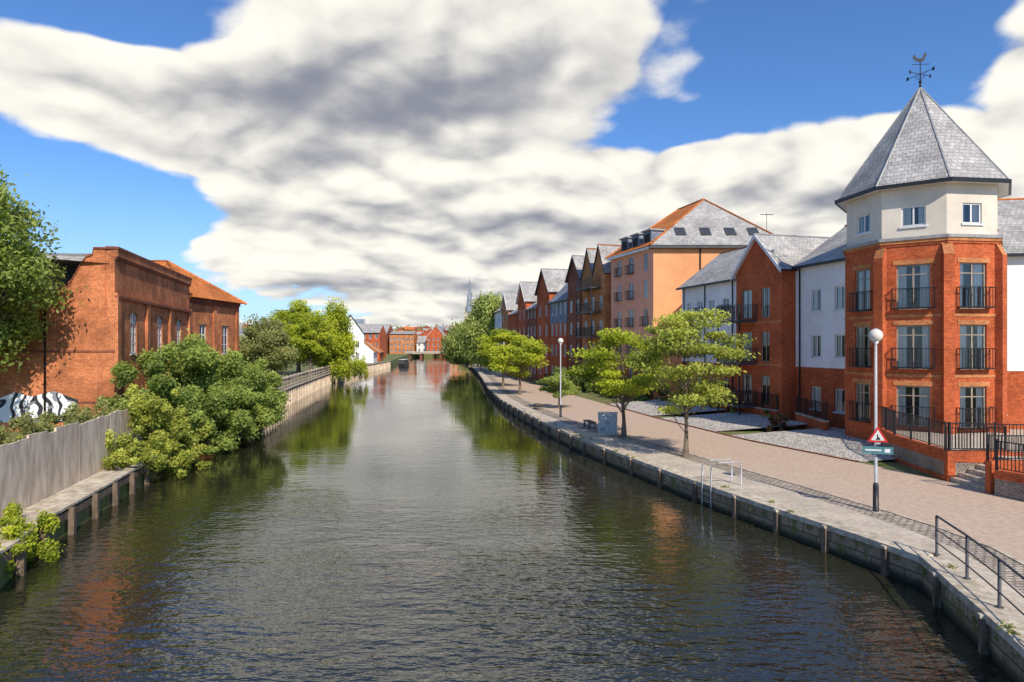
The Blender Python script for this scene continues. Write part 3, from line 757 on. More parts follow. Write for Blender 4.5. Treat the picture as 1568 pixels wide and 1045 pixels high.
Wd['walls'].face([fRv.p(Lr, .8, 0), fRv.p(Lr, .8, -18), fRv.p(Lr, zp, -18), fRv.p(Lr, zp, 0)], 'brick_old')
Wd['drainpipe'].tube([fF.p(3.6, 8.9, .1), fF.p(3.6, 1.5, .1)], .05, 'black', 6)
Wd['graffiti'].face([fF.p(2.0, 2.2, .034), fF.p(6.0, 2.2, .034), fF.p(6.2, 3.4, .034), fF.p(5.2, 3.85, .034), fF.p(4.3, 3.6, .034), fF.p(3.2, 3.9, .034), fF.p(1.9, 3.4, .034)], 'graf')
Wd.build()

W2 = Parts('hip_roofed_brick_warehouse', (-29, 58, 1.7))
f2 = frp((-26.9, 54), (-26.4, 63), left=False); L2 = 9.0; e2 = 10.4
ops = [(2.0, 3.1, 5.6, 8.2), (5.9, 7.0, 5.6, 8.2)]
wall(W2['walls'], f2, 0, L2, .8, e2, ops, 'brick_old')
for o in ops:
    window(W2, f2, *o, fm='white', nx=2, ny=3, curtain=.9, sill='stone'); f2.box(W2['lintels'], o[0] - .15, o[1] + .15, o[3], o[3] + .3, 0, .04, 'brick_o')
f2.box(W2['cornice'], 0, L2, e2 - .5, e2 - .3, 0, .1, 'brick_dark'); f2.box(W2['cornice'], 0, L2, e2 - .3, e2, 0, .22, 'brick_dark')
W2['walls'].face([(-26.9, 54, .8), (-38, 54, .8), (-38, 54, e2), (-26.9, 54, e2)], 'brick_old'); W2['walls'].face([(-26.4, 63, .8), (-38, 63, .8), (-38, 63, e2), (-26.4, 63, e2)], 'brick_old')
for u in (0.1, 4.2, 8.4): f2.box(W2['pilasters'], u, u + .5, .8, e2 - .5, .003, .14, 'brick_old')
q = [Vector((-26.3, 53.4, e2)), Vector((-25.8, 63.5, e2)), Vector((-38.5, 63.5, e2)), Vector((-38.5, 53.4, e2))]
a, b = Vector((-30.8, 58.3, 13.9)), Vector((-34, 58.3, 13.9))
for fc in ([q[0], q[1], a], [q[1], q[2], b, a], [q[2], q[3], b], [q[3], q[0], a, b]): W2['roof'].face(fc, 'tile_o')
for p_, q_ in ((q[0], a), (q[1], a), (a, b)): W2['roof'].tube([p_, q_], .12, 'tile_o', 6)
W2.build()

CF = Parts('concrete_panel_fence', (-16.5, 26, .9))
for i in range(13):
    y0 = 8 + i * 2.0; y1 = y0 + 2.0
    x0, x1 = xL(y0) - 1.20, xL(y1) - 1.20
    f = frp((x0, y0), (x1, y1), left=False); L = math.hypot(x1 - x0, y1 - y0)
    for j in range(3):
        t = 3.3 + random.uniform(-.07, .07)
        f.box(CF['panels'], L * j / 3 + .004, L * (j + 1) / 3 - .004, .85, t, -.06 + random.uniform(-.02, .01), random.uniform(-.004, .004), 'concrete')
CF.build()
LD = Parts('timber_landing', (-15, 22, .9))
for i in range(12):
    y0 = 8 + i * 2.0; y1 = y0 + 1.98; f = frp((xL(y0), y0), (xL(y1), y1), left=False); L = math.hypot(xL(y1) - xL(y0), y1 - y0)
    f.box(LD['deck'], 0, L, .9, .98, -1.15, .12, 'stone'); f.box(LD['beam'], 0, L, .55, .8, .0, .1, 'timber')
    f.box(LD['piles'], .0, .2, -.8, .9, .1, .28, 'timber')
LD.build()

LW_ = Parts('timber_piled_quay', (-26, 80, 1.7)); LF = Parts('post_and_rail_fence', (-26, 80, 1.7))
y = 52.0
while y < 190:
    y1 = y + 2.6; f = frp((xL(y), y), (xL(y1), y1), left=False); L = math.hypot(xL(y1) - xL(y), y1 - y)
    f.box(LW_['wall'], 0, L, -1, 1.72, -.1, .06, 'quay'); 
    for u in (0, L / 2): f.box(LW_['piles'], u - .12, u + .12, -.8, 1.5, .06, .3, 'concrete')
    f.box(LW_['capping'], 0, L, 1.72, 1.86, -.2, .32, 'stone')
    if y < 120:
        f.box(LF['posts'], -.08, .08, 1.86, 3.1, -.08, .08, 'concrete')
        for z in (2.05, 2.45, 2.85): f.box(LF['rails'], 0, L, z, z + .14, .082, .13, 'concrete')
        f.box(LF['boards'], .1, L, 2.98, 3.06, -.06, .08, 'concrete')
    y = y1
LW_.build(); LF.build()

# ------------------------------------------------------------------ vegetation
tree('street_tree', (8.7, 32.7, .8), 8.9, 2.9, 2.4, nc=50, per=320, leaf=.085, mat='leaf_y', flatc=.4, tr=.11, seed=11, cs=.24, off=(.25, 0))
tree('street_tree', (6.8, 39.7, .8), 7.7, 3.2, 3.0, nc=48, per=350, leaf=.09, mat='leaf_b', flatc=.4, tr=.13, seed=12, cs=.25, off=(-.2, 0))
tree('street_tree', (.9, 73.7, .8), 8.4, 3.6, 2.5, nc=34, per=360, leaf=.14, mat='leaf_b', flatc=.5, tr=.15, seed=13)
tree('street_tree', (-1.2, 88, .8), 8.8, 4, 2.5, nc=30, per=360, leaf=.16, mat='leaf_b', flatc=.5, tr=.15, seed=14)
tree('street_tree', (4.2, 58, .8), 4.6, 2.0, 1.6, nc=20, per=300, leaf=.1, mat='leaf_g', flatc=.5, tr=.1, seed=19)
tree('willow_tree', (-4.2, 143, .8), 17.2, 7.0, 2.0, nc=70, per=480, leaf=.3, mat='leaf_w', flatc=.9, tr=.5, seed=15, droop=1.5, hang=1.5, off=(-.5, 0))
tree('willow_tree', (-11, 165, .8), 11.5, 6, 1.5, nc=50, per=420, leaf=.3, mat='leaf_w', flatc=.9, tr=.5, seed=16, droop=1.5, hang=1.0, off=(-1, 0))
tree('broadleaf_tree', (-28.0, 32, 1.7), 16.8, 5.2, 4.6, nc=90, per=820, leaf=.12, mat='leaf_g', flatc=.8, tr=.25, seed=21, cs=.24)
tree('olive_tree', (-33.0, 86, 1.7), 10.4, 4.8, 2.0, nc=50, per=480, leaf=.16, mat='leaf_o', flatc=.8, tr=.2, seed=22, cs=.24)
tree('broadleaf_tree', (-34.0, 104, 1.7), 13.6, 5.4, 3.0, nc=58, per=560, leaf=.18, mat='leaf_b', flatc=.8, tr=.3, seed=23, cs=.24)
tree('broadleaf_tree', (-30.5, 99, 1.7), 11.6, 3.8, 2.5, nc=40, per=440, leaf=.17, mat='leaf_b', flatc=.8, tr=.25, seed=24, cs=.25)
tree('weeping_willow', (-31.3, 112, 1.7), 13.2, 4.4, 2.0, nc=60, per=420, leaf=.2, mat='leaf_b', flatc=.9, tr=.35, seed=25, droop=2, hang=1.6, off=(.6, 0))
r = random.Random(77); C = []; R = []; N = []
for i in range(60):
    a = r.uniform(0, 6.28); q = r.uniform(.7, 1.1); C.append((-28.8 + 3.6 * q * math.cos(a), 111 + 4 * q * math.sin(a), r.uniform(1.2, 3.6))); R.append((.45, .45, r.uniform(.9, 1.6))); N.append(130)
leaf_obj('willow_hanging_branches', C, R, N, .16, 'leaf_b', seed=78, droop=3)
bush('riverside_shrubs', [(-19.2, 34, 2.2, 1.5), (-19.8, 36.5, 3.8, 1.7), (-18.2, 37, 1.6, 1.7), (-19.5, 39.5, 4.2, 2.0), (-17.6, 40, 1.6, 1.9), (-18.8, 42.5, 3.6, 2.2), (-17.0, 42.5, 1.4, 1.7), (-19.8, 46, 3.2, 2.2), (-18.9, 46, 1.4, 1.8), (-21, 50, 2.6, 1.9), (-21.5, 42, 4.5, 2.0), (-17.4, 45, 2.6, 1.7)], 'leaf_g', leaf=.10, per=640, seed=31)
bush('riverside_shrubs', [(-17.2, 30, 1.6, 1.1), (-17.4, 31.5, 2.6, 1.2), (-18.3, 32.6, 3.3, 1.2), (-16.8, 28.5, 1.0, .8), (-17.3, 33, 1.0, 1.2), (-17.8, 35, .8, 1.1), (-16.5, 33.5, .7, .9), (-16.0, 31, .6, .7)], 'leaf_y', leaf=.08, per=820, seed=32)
bush('riverside_shrubs', [(-14.4, 18.6, .7, .9), (-14.2, 17.4, .6, 1.0), (-14.8, 19.6, .9, .7), (-13.6, 15.5, .5, 1.0), (-14.6, 17.8, 1.2, .7), (-14.1, 18.9, .4, .7), (-14.3, 16.6, .9, .8)], 'leaf_b', leaf=.05, per=2300, seed=33)
bush('fence_top_weeds', [(-18.2 - .3 * i, 22 + 1.6 * i, 2.6 + .2 * (i % 2), .9) for i in range(8)] + [(-21 - i * 1.3, 28 + i * .4, 1.7, .6) for i in range(6)], 'leaf_o', leaf=.07, per=800, seed=34)
bush('weed_bank', [(-19 - i * .9, 33.5 - i * .1, 1.4, .5) for i in range(9)], 'leaf_y', leaf=.08, per=600, seed=35)
bush('car_park_hedge', [(-28.5 - .15 * i, 66 + i * 2.2, 2.3, 1.1) for i in range(2)], 'leaf_d', leaf=.13, per=300, seed=36)
bush('dark_shrubs', [(fac(y) - 1.3 - (y % 3) * .5, y, 1.6, 1.2) for y in np.arange(60, 92, 2.2)], 'leaf_d', leaf=.12, per=420, seed=41)
bush('low_shrubs', [(fac(y) - 1.6, y, 1.5, .65) for y in (47, 50.5, 53, 55.5, 57.5)], 'leaf_g', leaf=.08, per=700, seed=42)
bush('russet_phormium', [(17.0, 41.6, 1.3, .55), (17.5, 42.6, 1.3, .5)], 'leaf_r', leaf=.16, per=600, seed=43)
bush('garden_shrubs', [(19.8, 23, 2.0, .6), (20.8, 24.2, 2.0, .7), (20, 21.3, 2.0, .6), (22, 23, 2.1, .7)], 'leaf_o', leaf=.07, per=900, seed=44)
r = random.Random(9); pts = []
for i in range(34):
    y = r.uniform(12, 60); pts.append((xR(y) - .02 if r.random() < .5 else xR(y) + .35, y, .86 if r.random() < .5 else .5, r.uniform(.06, .18)))
C = [(a_, b_, c_) for a_, b_, c_, d_ in pts]; leaf_obj('quay_weeds', C, [(d_, d_, d_ * .6) for *_, d_ in pts], [70] * len(pts), .035, 'leaf_o', seed=99)
r = random.Random(10); C = []
for i in range(60):
    y = r.uniform(9, 40); C.append((xR(y) - abs(r.gauss(.3, 1.1)), y, .012))
leaf_obj('floating_leaves', C, [(.5, .5, .001)] * len(C), [5] * len(C), .022, 'leaf_o', seed=98, flat=30)

def bed(name, y0, y1, mat='gravel'):
    mb = MB()
    yy = np.linspace(y0, y1, 9)
    for a, b in zip(yy[:-1], yy[1:]):
        for k in range(4):
            def q(y, t): return (pout(y) + .25 + (fac(y) - 1.5 - pout(y) - .25) * t, y, ZP + .02 + .5 * t)
            mb.face([q(a, k / 4), q(a, (k + 1) / 4), q(b, (k + 1) / 4), q(b, k / 4)], mat)
    return mb.build(name)
bed('gravel_bed', 31.2, 40.5); bed('gravel_bed', 42.2, 50.0); bed('gravel_bed', 51.5, 62)
strip('bed_edging', lambda y: pout(y) + .02, lambda y: pout(y) + .24, 31.2, 62, ZP + .05, ZP + .05, 'brick_dark')
LWl = Parts('low_wall_and_railings', (19, 43, .8))
for a, b in (((18.9, 39.5), (19.3, 44.5)), ((18.6, 46), (17.3, 51)), ((17.0, 52), (15.2, 59))):
    f = frp(a, b, left=True); L = math.hypot(b[0] - a[0], b[1] - a[1])
    f.box(LWl['brick_wall'], 0, L, .8, 1.75, -.22, 0, 'brick'); f.box(LWl['coping'], -.03, L + .03, 1.75, 1.83, -.25, .03, 'stone')
    railing(LWl['railings'], f.p(0, 0, -.11), f.p(L, 0, -.11), 1.83, 2.9, post=1.5)
LWl.build()

# ------------------------------------------------------------------ street furniture
def lamp(x, y, h=6.05):
    mb = MB(); z = ZP
    mb.tube([(x, y, z), (x, y, z + .9), (x, y, z + 1.0)], [.095, .09, .06], 'black', 10)
    mb.tube([(x, y, z + 1.0), (x, y, z + h - .35)], [.055, .04], 'galv', 8)
    mb.tube([(x, y, z + h - .4), (x, y, z + h - .28)], [.06, .13], 'galv', 10)
    mb.sphere((x, y, z + h - .12), .22, 'globe', 16, 10)
    mb.tube([(x, y, z + h + .06), (x, y, z + h + .12)], [.12, .03], 'galv', 8)
    mb.box((x, y, z), (.3, .3, .03), 'stone')
    return mb.build('street_lamp')
lamp(12.2, 21.9); lamp(3.75, 50.4); lamp(-1.3, 98)

sg = MB(); fs = Fr((12.2, 21.8), (1, -.35), left=False)
def tri(r, cz): return [(0, cz + r), (-.87 * r, cz - .5 * r), (.87 * r, cz - .5 * r)]
for r, d, m in ((.36, .06, 'red'), (.24, .064, 'white')): sg.face([fs.p(u, z, d) for u, z in tri(r, 3.35)], m)
sg.face([fs.p(u, z, .05) for u, z in tri(.36, 3.35)], 'galv')
sg.face([fs.p(u, z, .068) for u, z in ((-.07, 3.25), (.08, 3.25), (.05, 3.33), (.03, 3.31), (.0, 3.43), (-.03, 3.42), (-.02, 3.33))], 'black')
fs.box(sg, -.45, .45, 2.78, 3.02, .05, .07, 'teal'); fs.box(sg, -.38, .1, 2.88, 2.93, .071, .075, 'white'); fs.box(sg, .2, .36, 2.84, 2.96, .071, .075, 'white')
fs.box(sg, -.08, .08, 3.1, 3.16, -.06, .05, 'galv'); fs.box(sg, -.08, .08, 2.87, 2.93, -.06, .05, 'galv')
sg.build('warning_sign')

rl = MB(); pp = [(11.2, 17.3), (10.75, 15.5), (10.25, 13.8), (9.65, 12.0), (9.05, 10.2), (8.5, 8.4)]
for x, y in pp:
    rl.tube([(x + .05, y, ZP), (x + .05, y, ZP + 1.08)], .035, 'dgrey', 8); rl.tube([(x + .05, y, ZP + .05), (x + .05, y, ZP + .08)], .08, 'dgrey', 8)
for z in (1.08, .72, .38):
    rl.tube([(x + .05, y, ZP + z) for x, y in pp], .028 if z > 1 else .018, 'dgrey', 7)
rl.build('quayside_railing')

ld = MB(); f = Fr((8.0, 26.0), (-.32, 1))
for u in (-.3, .3):
    ld.tube([f.p(u, ZP, -1.1), f.p(u, ZP + .8, -1.1), f.p(u, ZP + .95, -1.0), f.p(u, ZP + .95, -.1), f.p(u, ZP + .8, .28), f.p(u, ZP, .3), f.p(u, -.4, .3)], .03, 'galv', 7)
for z in (-.1, .2, .5): ld.tube([f.p(-.3, z, .3), f.p(.3, z, .3)], .02, 'galv', 6)
ld.build('river_access_ladder')

cb = MB(); cb.box((6.0, 40.9, ZP), (1.25, .62, .12), 'stone', -.25); cb.box((6.0, 40.9, ZP + .12), (1.15, .52, 1.22), 'cab', -.25)
cb.box((6.0, 40.9, ZP + 1.34), (1.22, .6, .06), 'galv', -.25)
f = Fr((6.0, 40.9), (math.cos(-.25), math.sin(-.25)), left=False)
for u in (-.54, .02): f.box(cb, u, u + .52, ZP + .2, ZP + 1.28, .262, .285, 'cab')
for u in (-.08, .08): f.box(cb, u - .015, u + .015, ZP + .7, ZP + .85, .286, .31, 'black')
for z in (.3, .36, .42): f.box(cb, -.45, -.15, ZP + z, ZP + z + .02, .286, .292, 'black')
cb.build('utility_cabinet')

def bench(x, y, rot):
    mb = MB(); c, s = math.cos(rot), math.sin(rot)
    f = Fr((x, y), (c, s))
    for k in range(4): f.box(mb, -.8, .8, ZP + .43, ZP + .47, -.25 + .13 * k, -.14 + .13 * k, 'timber')
    for u in (-.65, .6):
        f.box(mb, u, u + .07, ZP, ZP + .43, -.22, -.14, 'timber'); f.box(mb, u, u + .07, ZP, ZP + .43, .14, .22, 'timber'); f.box(mb, u, u + .07, ZP + .36, ZP + .43, -.14, .14, 'timber')
    return mb.build('park_bench')
bench(5.25, 44.2, math.radians(100)); bench(2.3, 57, math.radians(100))

def car(x, y, rot, col, z=ZL):
    mname = 'car_paint_%d' % int(col[0] * 1000)
    if mname not in MT: MT[mname] = M_noise(mname, col, tuple(c * .9 for c in col), 3, .25, 0, spec=.6)
    mb = MB(); f = Fr((x, y), (math.cos(rot), math.sin(rot))); hw = .85
    low = [(-2.1, .35), (-2.15, .75), (-1.95, .95), (-1.2, .98), (.85, .96), (1.75, .85), (2.1, .65), (2.12, .35)]
    up = [(-1.75, .96), (-1.35, 1.4), (-.2, 1.47), (.35, 1.4), (1.05, .95)]
    for P_, w_ in ((low, hw), (up, hw - .12)):
        n = len(P_)
        for s_ in (-1, 1): mb.face([f.p(u, z + h, s_ * w_) for u, h in P_], mname)
        for i in range(n):
            a, b = P_[i], P_[(i + 1) % n]
            mm = 'inter' if (P_ is up and i in (0, 3)) else mname
            mb.face([f.p(a[0], z + a[1], -w_), f.p(b[0], z + b[1], -w_), f.p(b[0], z + b[1], w_), f.p(a[0], z + a[1], w_)], mm)
    for s_ in (-1, 1): mb.face([f.p(u, z + h, s_ * (hw - .11)) for u, h in ((-1.5, 1.0), (-1.25, 1.35), (.28, 1.36), (.85, 1.0))], 'inter')
    for u in (-1.3, 1.3):
        for s_ in (-1, 1):
            mb.tube([f.p(u, z + .32, s_ * (hw - .18)), f.p(u, z + .32, s_ * (hw + .02))], .32, 'rubber', 14)
            mb.tube([f.p(u, z + .32, s_ * (hw + .02)), f.p(u, z + .32, s_ * (hw + .03))], .19, 'galv', 10)
    for s_ in (-.6, .6): f.box(mb, 2.06, 2.13, z + .6, z + .74, s_ - .15, s_ + .15, 'white'); f.box(mb, -2.18, -2.1, z + .68, z + .84, s_ - .15, s_ + .15, 'red')
    return mb.build('parked_car')
car(-27.6, 68, .4, (.7, .7, .7)); car(-28.6, 71.5, .4, (.05, .06, .08)); car(-29.4, 75, .4, (.75, .76, .78)); car(-30.2, 78.5, .4, (.3, .31, .33)); car(-33.5, 71, .4, (.4, .05, .04))

bt = MB(); f = Fr((-33.0, 200), (.05, 1))
secs = [(-5, .7, .9), (-3.5, 1.1, .8), (0, 1.2, .75), (3, 1.0, .85), (5, .05, 1.2)]
for (u0, w0, h0), (u1, w1, h1) in zip(secs[:-1], secs[1:]):
    for s in (-1, 1): bt.face([f.p(u0, 0 - .1, s * w0 * .8), f.p(u1, -.1, s * w1 * .8), f.p(u1, h1, s * w1), f.p(u0, h0, s * w0)], 'black')
    bt.face([f.p(u0, h0 - .1, -w0), f.p(u1, h1 - .1, -w1), f.p(u1, h1 - .1, w1), f.p(u0, h0 - .1, w0)], 'timber')
bt.face([f.p(-5, -.1, -.56), f.p(-5, -.1, .56), f.p(-5, .9, .7), f.p(-5, .9, -.7)], 'black')
f.box(bt, -3.4, 2.2, .7, 2.0, -.8, .8, 'dgrey'); f.box(bt, -3.6, 2.4, 2.0, 2.1, -.9, .9, 'white')
for u in (-2.8, -1.4, 0, 1.2): f.box(bt, u, u + .8, 1.2, 1.75, -.82, .82, 'inter')
bt.build('moored_river_boat')

# ------------------------------------------------------------------ far town
house('white_gabled_house', (-45, 168), (-38.5, 170), 14, 1.7, 9.5, 14.3, 'render_white', 'slate', 'gable', 2, 2, left=False, trim='black')
house('red_roofed_cottage', (-36.5, 172), (-38, 184), 7, 1.7, 4.8, 7.8, 'render_white', 'tile_o', 'side', 3, 1, left=False)
house('red_roofed_cottage', (-38.5, 190), (-40.5, 206), 8, 1.7, 4.6, 7.6, 'brick', 'tile_o', 'side', 3, 1, left=False)
house('slate_roofed_house', (-60, 196), (-46, 200), 10, 1.7, 9.5, 13.2, 'render_white', 'slate', 'side', 4, 2, left=False)
house('brick_riverside_flats', (-58, 232), (-47, 232), 12, 1.7, 11, 14, 'brick', 'slate', 'side', 5, 3, left=False)
house('white_riverside_flats', (-76, 260), (-60, 260), 12, 1.7, 13, 17, 'render_white', 'slate_b', 'side', 5, 4, left=False)
house('orange_brick_flats', (-66, 352), (-53, 352), 14, 1.7, 12.5, 14.0, 'brick_o', 'lead', 'side', 6, 3, left=False)
house('brick_gabled_house', (-46, 352), (-36, 352), 14, 1.7, 11.0, 17.0, 'brick', 'slate', 'gable', 4, 3, left=False)
house('brick_terrace', (-33, 350), (-20, 350), 12, 1.7, 9, 13, 'render_orange', 'tile_o', 'side', 4, 2, left=False)
house('brick_terrace', (-52, 356), (-46.5, 356), 12, 1.7, 8, 11.5, 'render_white', 'slate', 'side', 2, 2, left=False)
house('dark_roofed_house', (-88, 356), (-68, 352), 14, 1.7, 12, 18, 'brick_dark', 'slate', 'side', 5, 3, left=False)
house('white_gabled_house', (-92, 300), (-80, 300), 14, 1.7, 14, 20, 'render_white', 'slate_b', 'gable', 3, 4, left=False)
BR = Parts('road_bridge', (-41, 332, 3))
BR['deck'].box((-41, 333, 2.1), (26, 7, .5), 'stone'); BR['parapet'].box((-41, 329.4, 2.6), (26, .25, .7), 'stone')
for x in (-52, -46, -36, -30): BR['piers'].box((x, 333, -1), (1.2, 6, 3.1), 'brick_dark')
BR.build()
DT = MB(); r = random.Random(21)
for i in range(190):
    y = r.uniform(370, 950); x = -.05 * y - 35 + r.uniform(-.42, .12) * y; z = ZL + hillz(y); L = r.uniform(9, 22); W_ = r.uniform(8, 11); H = r.choice((5.5, 6, 8, 9)); ro = r.uniform(-.5, .5)
    wm = r.choice(('brick', 'brick_o', 'brick', 'render_white', 'render_cream', 'brick_dark')); rm = r.choice(('slate', 'slate', 'tile_o', 'slate_b', 'brick_dark'))
    f = Fr((x, y), (math.cos(ro), math.sin(ro)), left=False)
    f.box(DT, 0, L, z - 3, z + H, -W_, 0, wm); h = r.uniform(2.5, 4.5)
    if r.random() < .7:
        DT.face([f.p(-.4, z + H - .2, .5), f.p(L + .4, z + H - .2, .5), f.p(L + .4, z + H + h, -W_ / 2), f.p(-.4, z + H + h, -W_ / 2)], rm)
        DT.face([f.p(-.4, z + H - .2, -W_ - .5), f.p(L + .4, z + H - .2, -W_ - .5), f.p(L + .4, z + H + h, -W_ / 2), f.p(-.4, z + H + h, -W_ / 2)], rm)
        for u in (.01, L - .01): DT.face([f.p(u, z + H, 0), f.p(u, z + H, -W_), f.p(u, z + H + h - .2, -W_ / 2)], wm)
        f.box(DT, L * .2, L * .2 + 1, z + H + h - 1, z + H + h + 1.4, -W_ / 2 - .5, -W_ / 2 + .5, 'brick')
    else:
        for ua in (0, L): DT.face([f.p(ua, z + H, .3), f.p(L / 2, z + H + h + 1, .3), f.p(L / 2, z + H + h + 1, -W_), f.p(ua, z + H, -W_)], rm)
        DT.face([f.p(0, z + H, .02), f.p(L, z + H, .02), f.p(L / 2, z + H + h + .9, .02)], wm)
    for k in range(int(L / 3)):
        for zz in (1.2, 4.0, 6.6):
            if zz + 1.4 < H: f.box(DT, 1 + k * 3, 2.2 + k * 3, z + zz, z + zz + 1.4, .0, .05, 'inter')
DT.build('distant_town')
CS = Parts('cathedral_spire', (-39, 600, 1))
CS['tower'].box((-39, 600, 1), (9, 9, 35), 'stone'); 
for s in (-1, 1):
    for t in (-1, 1): CS['pinnacles'].tube([(-39 + s * 4.2, 600 + t * 4.2, 36), (-39 + s * 4.2, 600 + t * 4.2, 43)], [.9, .05], 'stone', 6)
CS['spire'].tube([(-39, 600, 36), (-39, 600, 68)], [3.8, .1], 'slate_b', 8)
CS.build()
r = random.Random(5); C = []; R = []; N = []
for i in range(480):
    y = r.uniform(390, 1200); x = r.uniform(-.95, .75) * y; s = r.uniform(4, 8); C.append((x, y, 3 + s * .5 + hillz(y))); R.append((s * 1.3, s, s)); N.append(70)
leaf_obj('distant_trees', C, R, N, 1.3, 'leaf_g', seed=50)
C = []; R = []; N = []
for i in range(80):
    y = r.uniform(120, 340); x = xL(y) - r.uniform(12, 90); s = r.uniform(1.8, 3.8)
    C.append((x, y, 2.5 + s * .8)); R.append((s * 1.1, s, s)); N.append(240)
for i in range(34):
    y = r.uniform(160, 340); x = xR(y) + r.uniform(3, 14); s = r.uniform(2.0, 3.4)
    C.append((x, y, 1 + s)); R.append((s * 1.1, s, s * 1.1)); N.append(240)
leaf_obj('town_trees', C, R, N, .5, 'leaf_g', seed=51)

# ------------------------------------------------------------------ sky
SUN_AZ = 157.0; SUN_EL = 40.0
world = bpy.data.worlds.new('World'); scn.world = world; world.use_nodes = True
nt = world.node_tree; bg = nt.nodes['Background']; bg.inputs[1].default_value = .12
sky = nt.nodes.new('ShaderNodeTexSky'); sky.sky_type = 'NISHITA'; sky.sun_disc = False
sky.sun_elevation = math.radians(SUN_EL); sky.sun_rotation = math.radians(SUN_AZ); sky.air_density = 1.0; sky.dust_density = .3; sky.ozone_density = 2.5
tcn = nt.nodes.new('ShaderNodeTexCoord'); sx = nt.nodes.new('ShaderNodeSeparateXYZ'); nt.links.new(tcn.outputs['Generated'], sx.inputs[0])
X, Y, Z = sx.outputs
m = lambda op, a, b=None, c=None: math_n(nt, op, a, b, c)
Zc = m('MAXIMUM', Z, 0.0)
az = m('MULTIPLY', m('ARCTAN2', X, Y), 57.2958); el = m('MULTIPLY', m('ARCSINE', Zc), 57.2958)
def comb(a, b, c):
    cx = nt.nodes.new('ShaderNodeCombineXYZ')
    for i, v in enumerate((a, b, c)): setin(nt, cx.inputs[i], v)
    return cx.outputs[0]
def pc(dz, dx=0):
    zz = m('ADD', Zc, .25 + dz)
    return comb(m('DIVIDE', m('ADD', X, dx), zz), m('DIVIDE', Y, zz), 3.7)
P0 = pc(0); P1 = pc(.030, -.02)
def puff(P, sc): return m('MULTIPLY_ADD', m('ABSOLUTE', m('SUBTRACT', noise_n(nt, P, sc, 0, .5), .5)), 4.0, -.4)
def field(P):
    a = m('MULTIPLY', m('SUBTRACT', noise_n(nt, P, 1.7, 7, .54), .5), 2.6)
    return m('MULTIPLY_ADD', puff(P, 9.5), .15, m('MULTIPLY_ADD', puff(P, 4.0), .42, a))
FA = field(P0); FB = field(P1)
wn = noise_n(nt, P0, 1.5, 2, .5)
azw = m('ADD', az, m('MULTIPLY', m('SUBTRACT', wn, .5), 12)); elw = m('ADD', el, m('MULTIPLY', m('SUBTRACT', wn, .5), -7))
VB = comb(azw, elw, m('MULTIPLY_ADD', azw, .15, elw))
def total(lst, start=0.0):
    t = start
    for (w_, a0, e0, ra, re, *tl) in lst:
        v = nt.nodes.new('ShaderNodeVectorMath'); v.operation = 'MULTIPLY_ADD'; nt.links.new(VB, v.inputs[0])
        if tl: v.inputs[1].default_value = (1 / ra, 0, 1 / re); v.inputs[2].default_value = (-a0 / ra, 0, -(e0 + .15 * a0) / re)
        else: v.inputs[1].default_value = (1 / ra, 1 / re, 0); v.inputs[2].default_value = (-a0 / ra, -e0 / re, 0)
        d_ = nt.nodes.new('ShaderNodeVectorMath'); d_.operation = 'DOT_PRODUCT'; nt.links.new(v.outputs[0], d_.inputs[0]); nt.links.new(v.outputs[0], d_.inputs[1])
        t = m('MULTIPLY_ADD', m('POWER', .3679, d_.outputs['Value']), w_, t)
    return t
cl = total([(1.3, -36, 18.3, 10, 3.6, 1), (1.3, -25, 16.3, 11, 4.5, 1), (1.8, -5, 25.5, 19, 8), (1.1, -9, 12.5, 15, 5), (1.1, 10, 12, 14, 5),
            (1.3, 25, 14.5, 11, 4.2), (.9, 26, 9.5, 14, 4.5), (1.0, -8, 6.5, 17, 4), (.8, -23.5, 8.5, 5.5, 2.8), (1.0, 8, 7, 18, 3.8), (1.4, 39, 17.5, 4, 5), (.8, 28, 21.5, 4.5, 1.3),
            (.8, 0, 1, 60, 2.2), (.8, 39, 9.5, 8, 3.5),
            (-1.3, -37, 11, 12, 3.4), (-.8, -38, 5.5, 10, 3.4), (-1.0, -36, 24, 9, 2.5), (-1.6, 26, 23.5, 10, 4.4), (-1.1, 13.5, 18.6, 6, 1.8), (-.8, 36, 13.3, 3, 1.8)], -.42)
dens = m('ADD', cl, FA)
cov = ramp(nt, dens, -.04, .34)
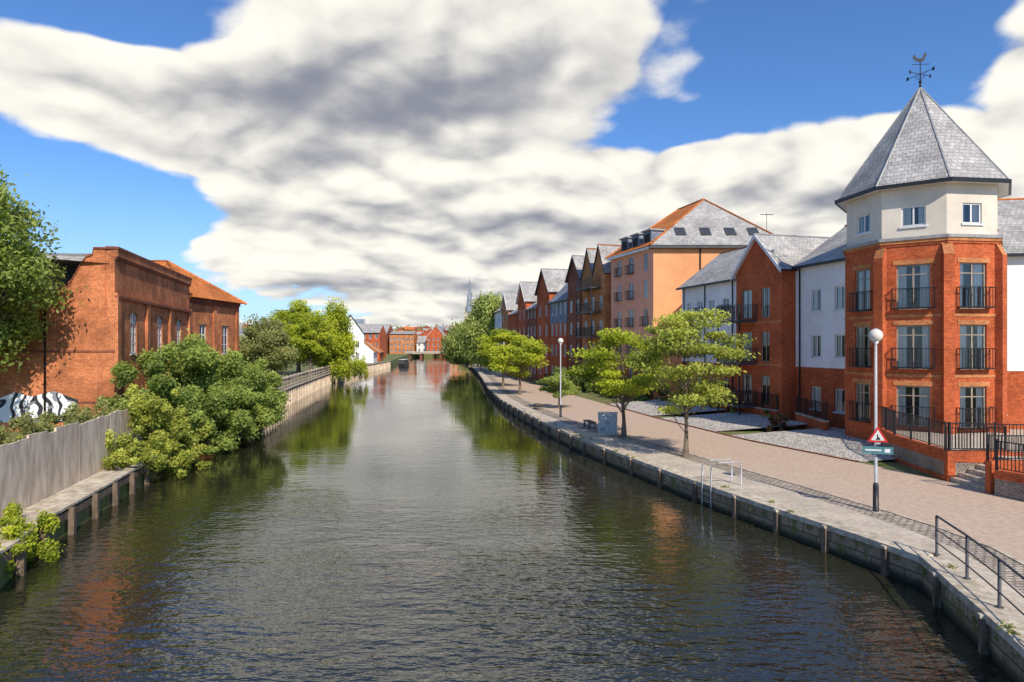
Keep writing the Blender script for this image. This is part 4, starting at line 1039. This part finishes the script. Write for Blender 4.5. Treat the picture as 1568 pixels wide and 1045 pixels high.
dk = total([(1.25, -12, 20, 14, 4.0), (.6, 3, 22.5, 12, 4), (.45, -17, 15.2, 6, 1.6), (.7, -7, 10.2, 12, 1.1), (.5, -24, 10, 5, 1.1), (.8, -10, 4.8, 14, 1.0), (.55, 8, 8.6, 12, .9), (.45, 20, 12.2, 10, 1.0), (.55, 12, 4.5, 14, .9)])
dif = m('MULTIPLY', m('SUBTRACT', FA, FB), .72)
sh = m('ADD', m('ADD', .74, dif), m('MULTIPLY', dk, -.50))
sh = m('ADD', sh, m('MULTIPLY', FA, .16))
sh = m('ADD', sh, m('MULTIPLY', m('SUBTRACT', 1.0, ramp(nt, dens, .0, 1.0)), .2))
shc = ramp(nt, sh, -.12, 1.05)
ccol = mix_c(nt, shc, (2.3, 2.45, 3.15), (8.8, 8.5, 8.1))
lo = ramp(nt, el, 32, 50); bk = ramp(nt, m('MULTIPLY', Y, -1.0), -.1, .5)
fill_gain = m('ADD', 1.0, m('MULTIPLY', m('MAXIMUM', lo, bk), 1.0))  # added fill: unseen clouds overhead and behind the camera are made brighter
ccol = mix_c(nt, 1.0, ccol, comb(fill_gain, fill_gain, m('MULTIPLY', fill_gain, .95)), 'MULTIPLY')
haze = ramp(nt, el, 0.0, 14.0)
skyc = mix_c(nt, 1.0, sky.outputs[0], (.66, .97, 1.36), 'MULTIPLY')
skyc = mix_c(nt, math_n(nt, 'MULTIPLY', m('SUBTRACT', 1.0, haze), .45), skyc, (5.2, 6.4, 8.0))
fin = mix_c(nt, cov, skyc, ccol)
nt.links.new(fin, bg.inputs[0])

sd = bpy.data.lights.new('sun', 'SUN'); sd.energy = 5.0; sd.angle = math.radians(.5); sd.color = (1, .91, .77)
so = bpy.data.objects.new('sun', sd); scn.collection.objects.link(so)
a = math.radians(SUN_AZ); e = math.radians(SUN_EL)
so.rotation_euler = Vector((math.sin(a) * math.cos(e), math.cos(a) * math.cos(e), math.sin(e))).to_track_quat('Z', 'Y').to_euler()

cd = bpy.data.cameras.new('camera'); co = bpy.data.objects.new('camera', cd); scn.collection.objects.link(co)
co.location = (0, 0, 6.4); co.rotation_euler = (math.radians(90), 0, 0); cd.lens = 22.96; cd.sensor_width = 36
cd.shift_y = .0041; cd.clip_end = 6000; cd.clip_start = .1
scn.camera = co
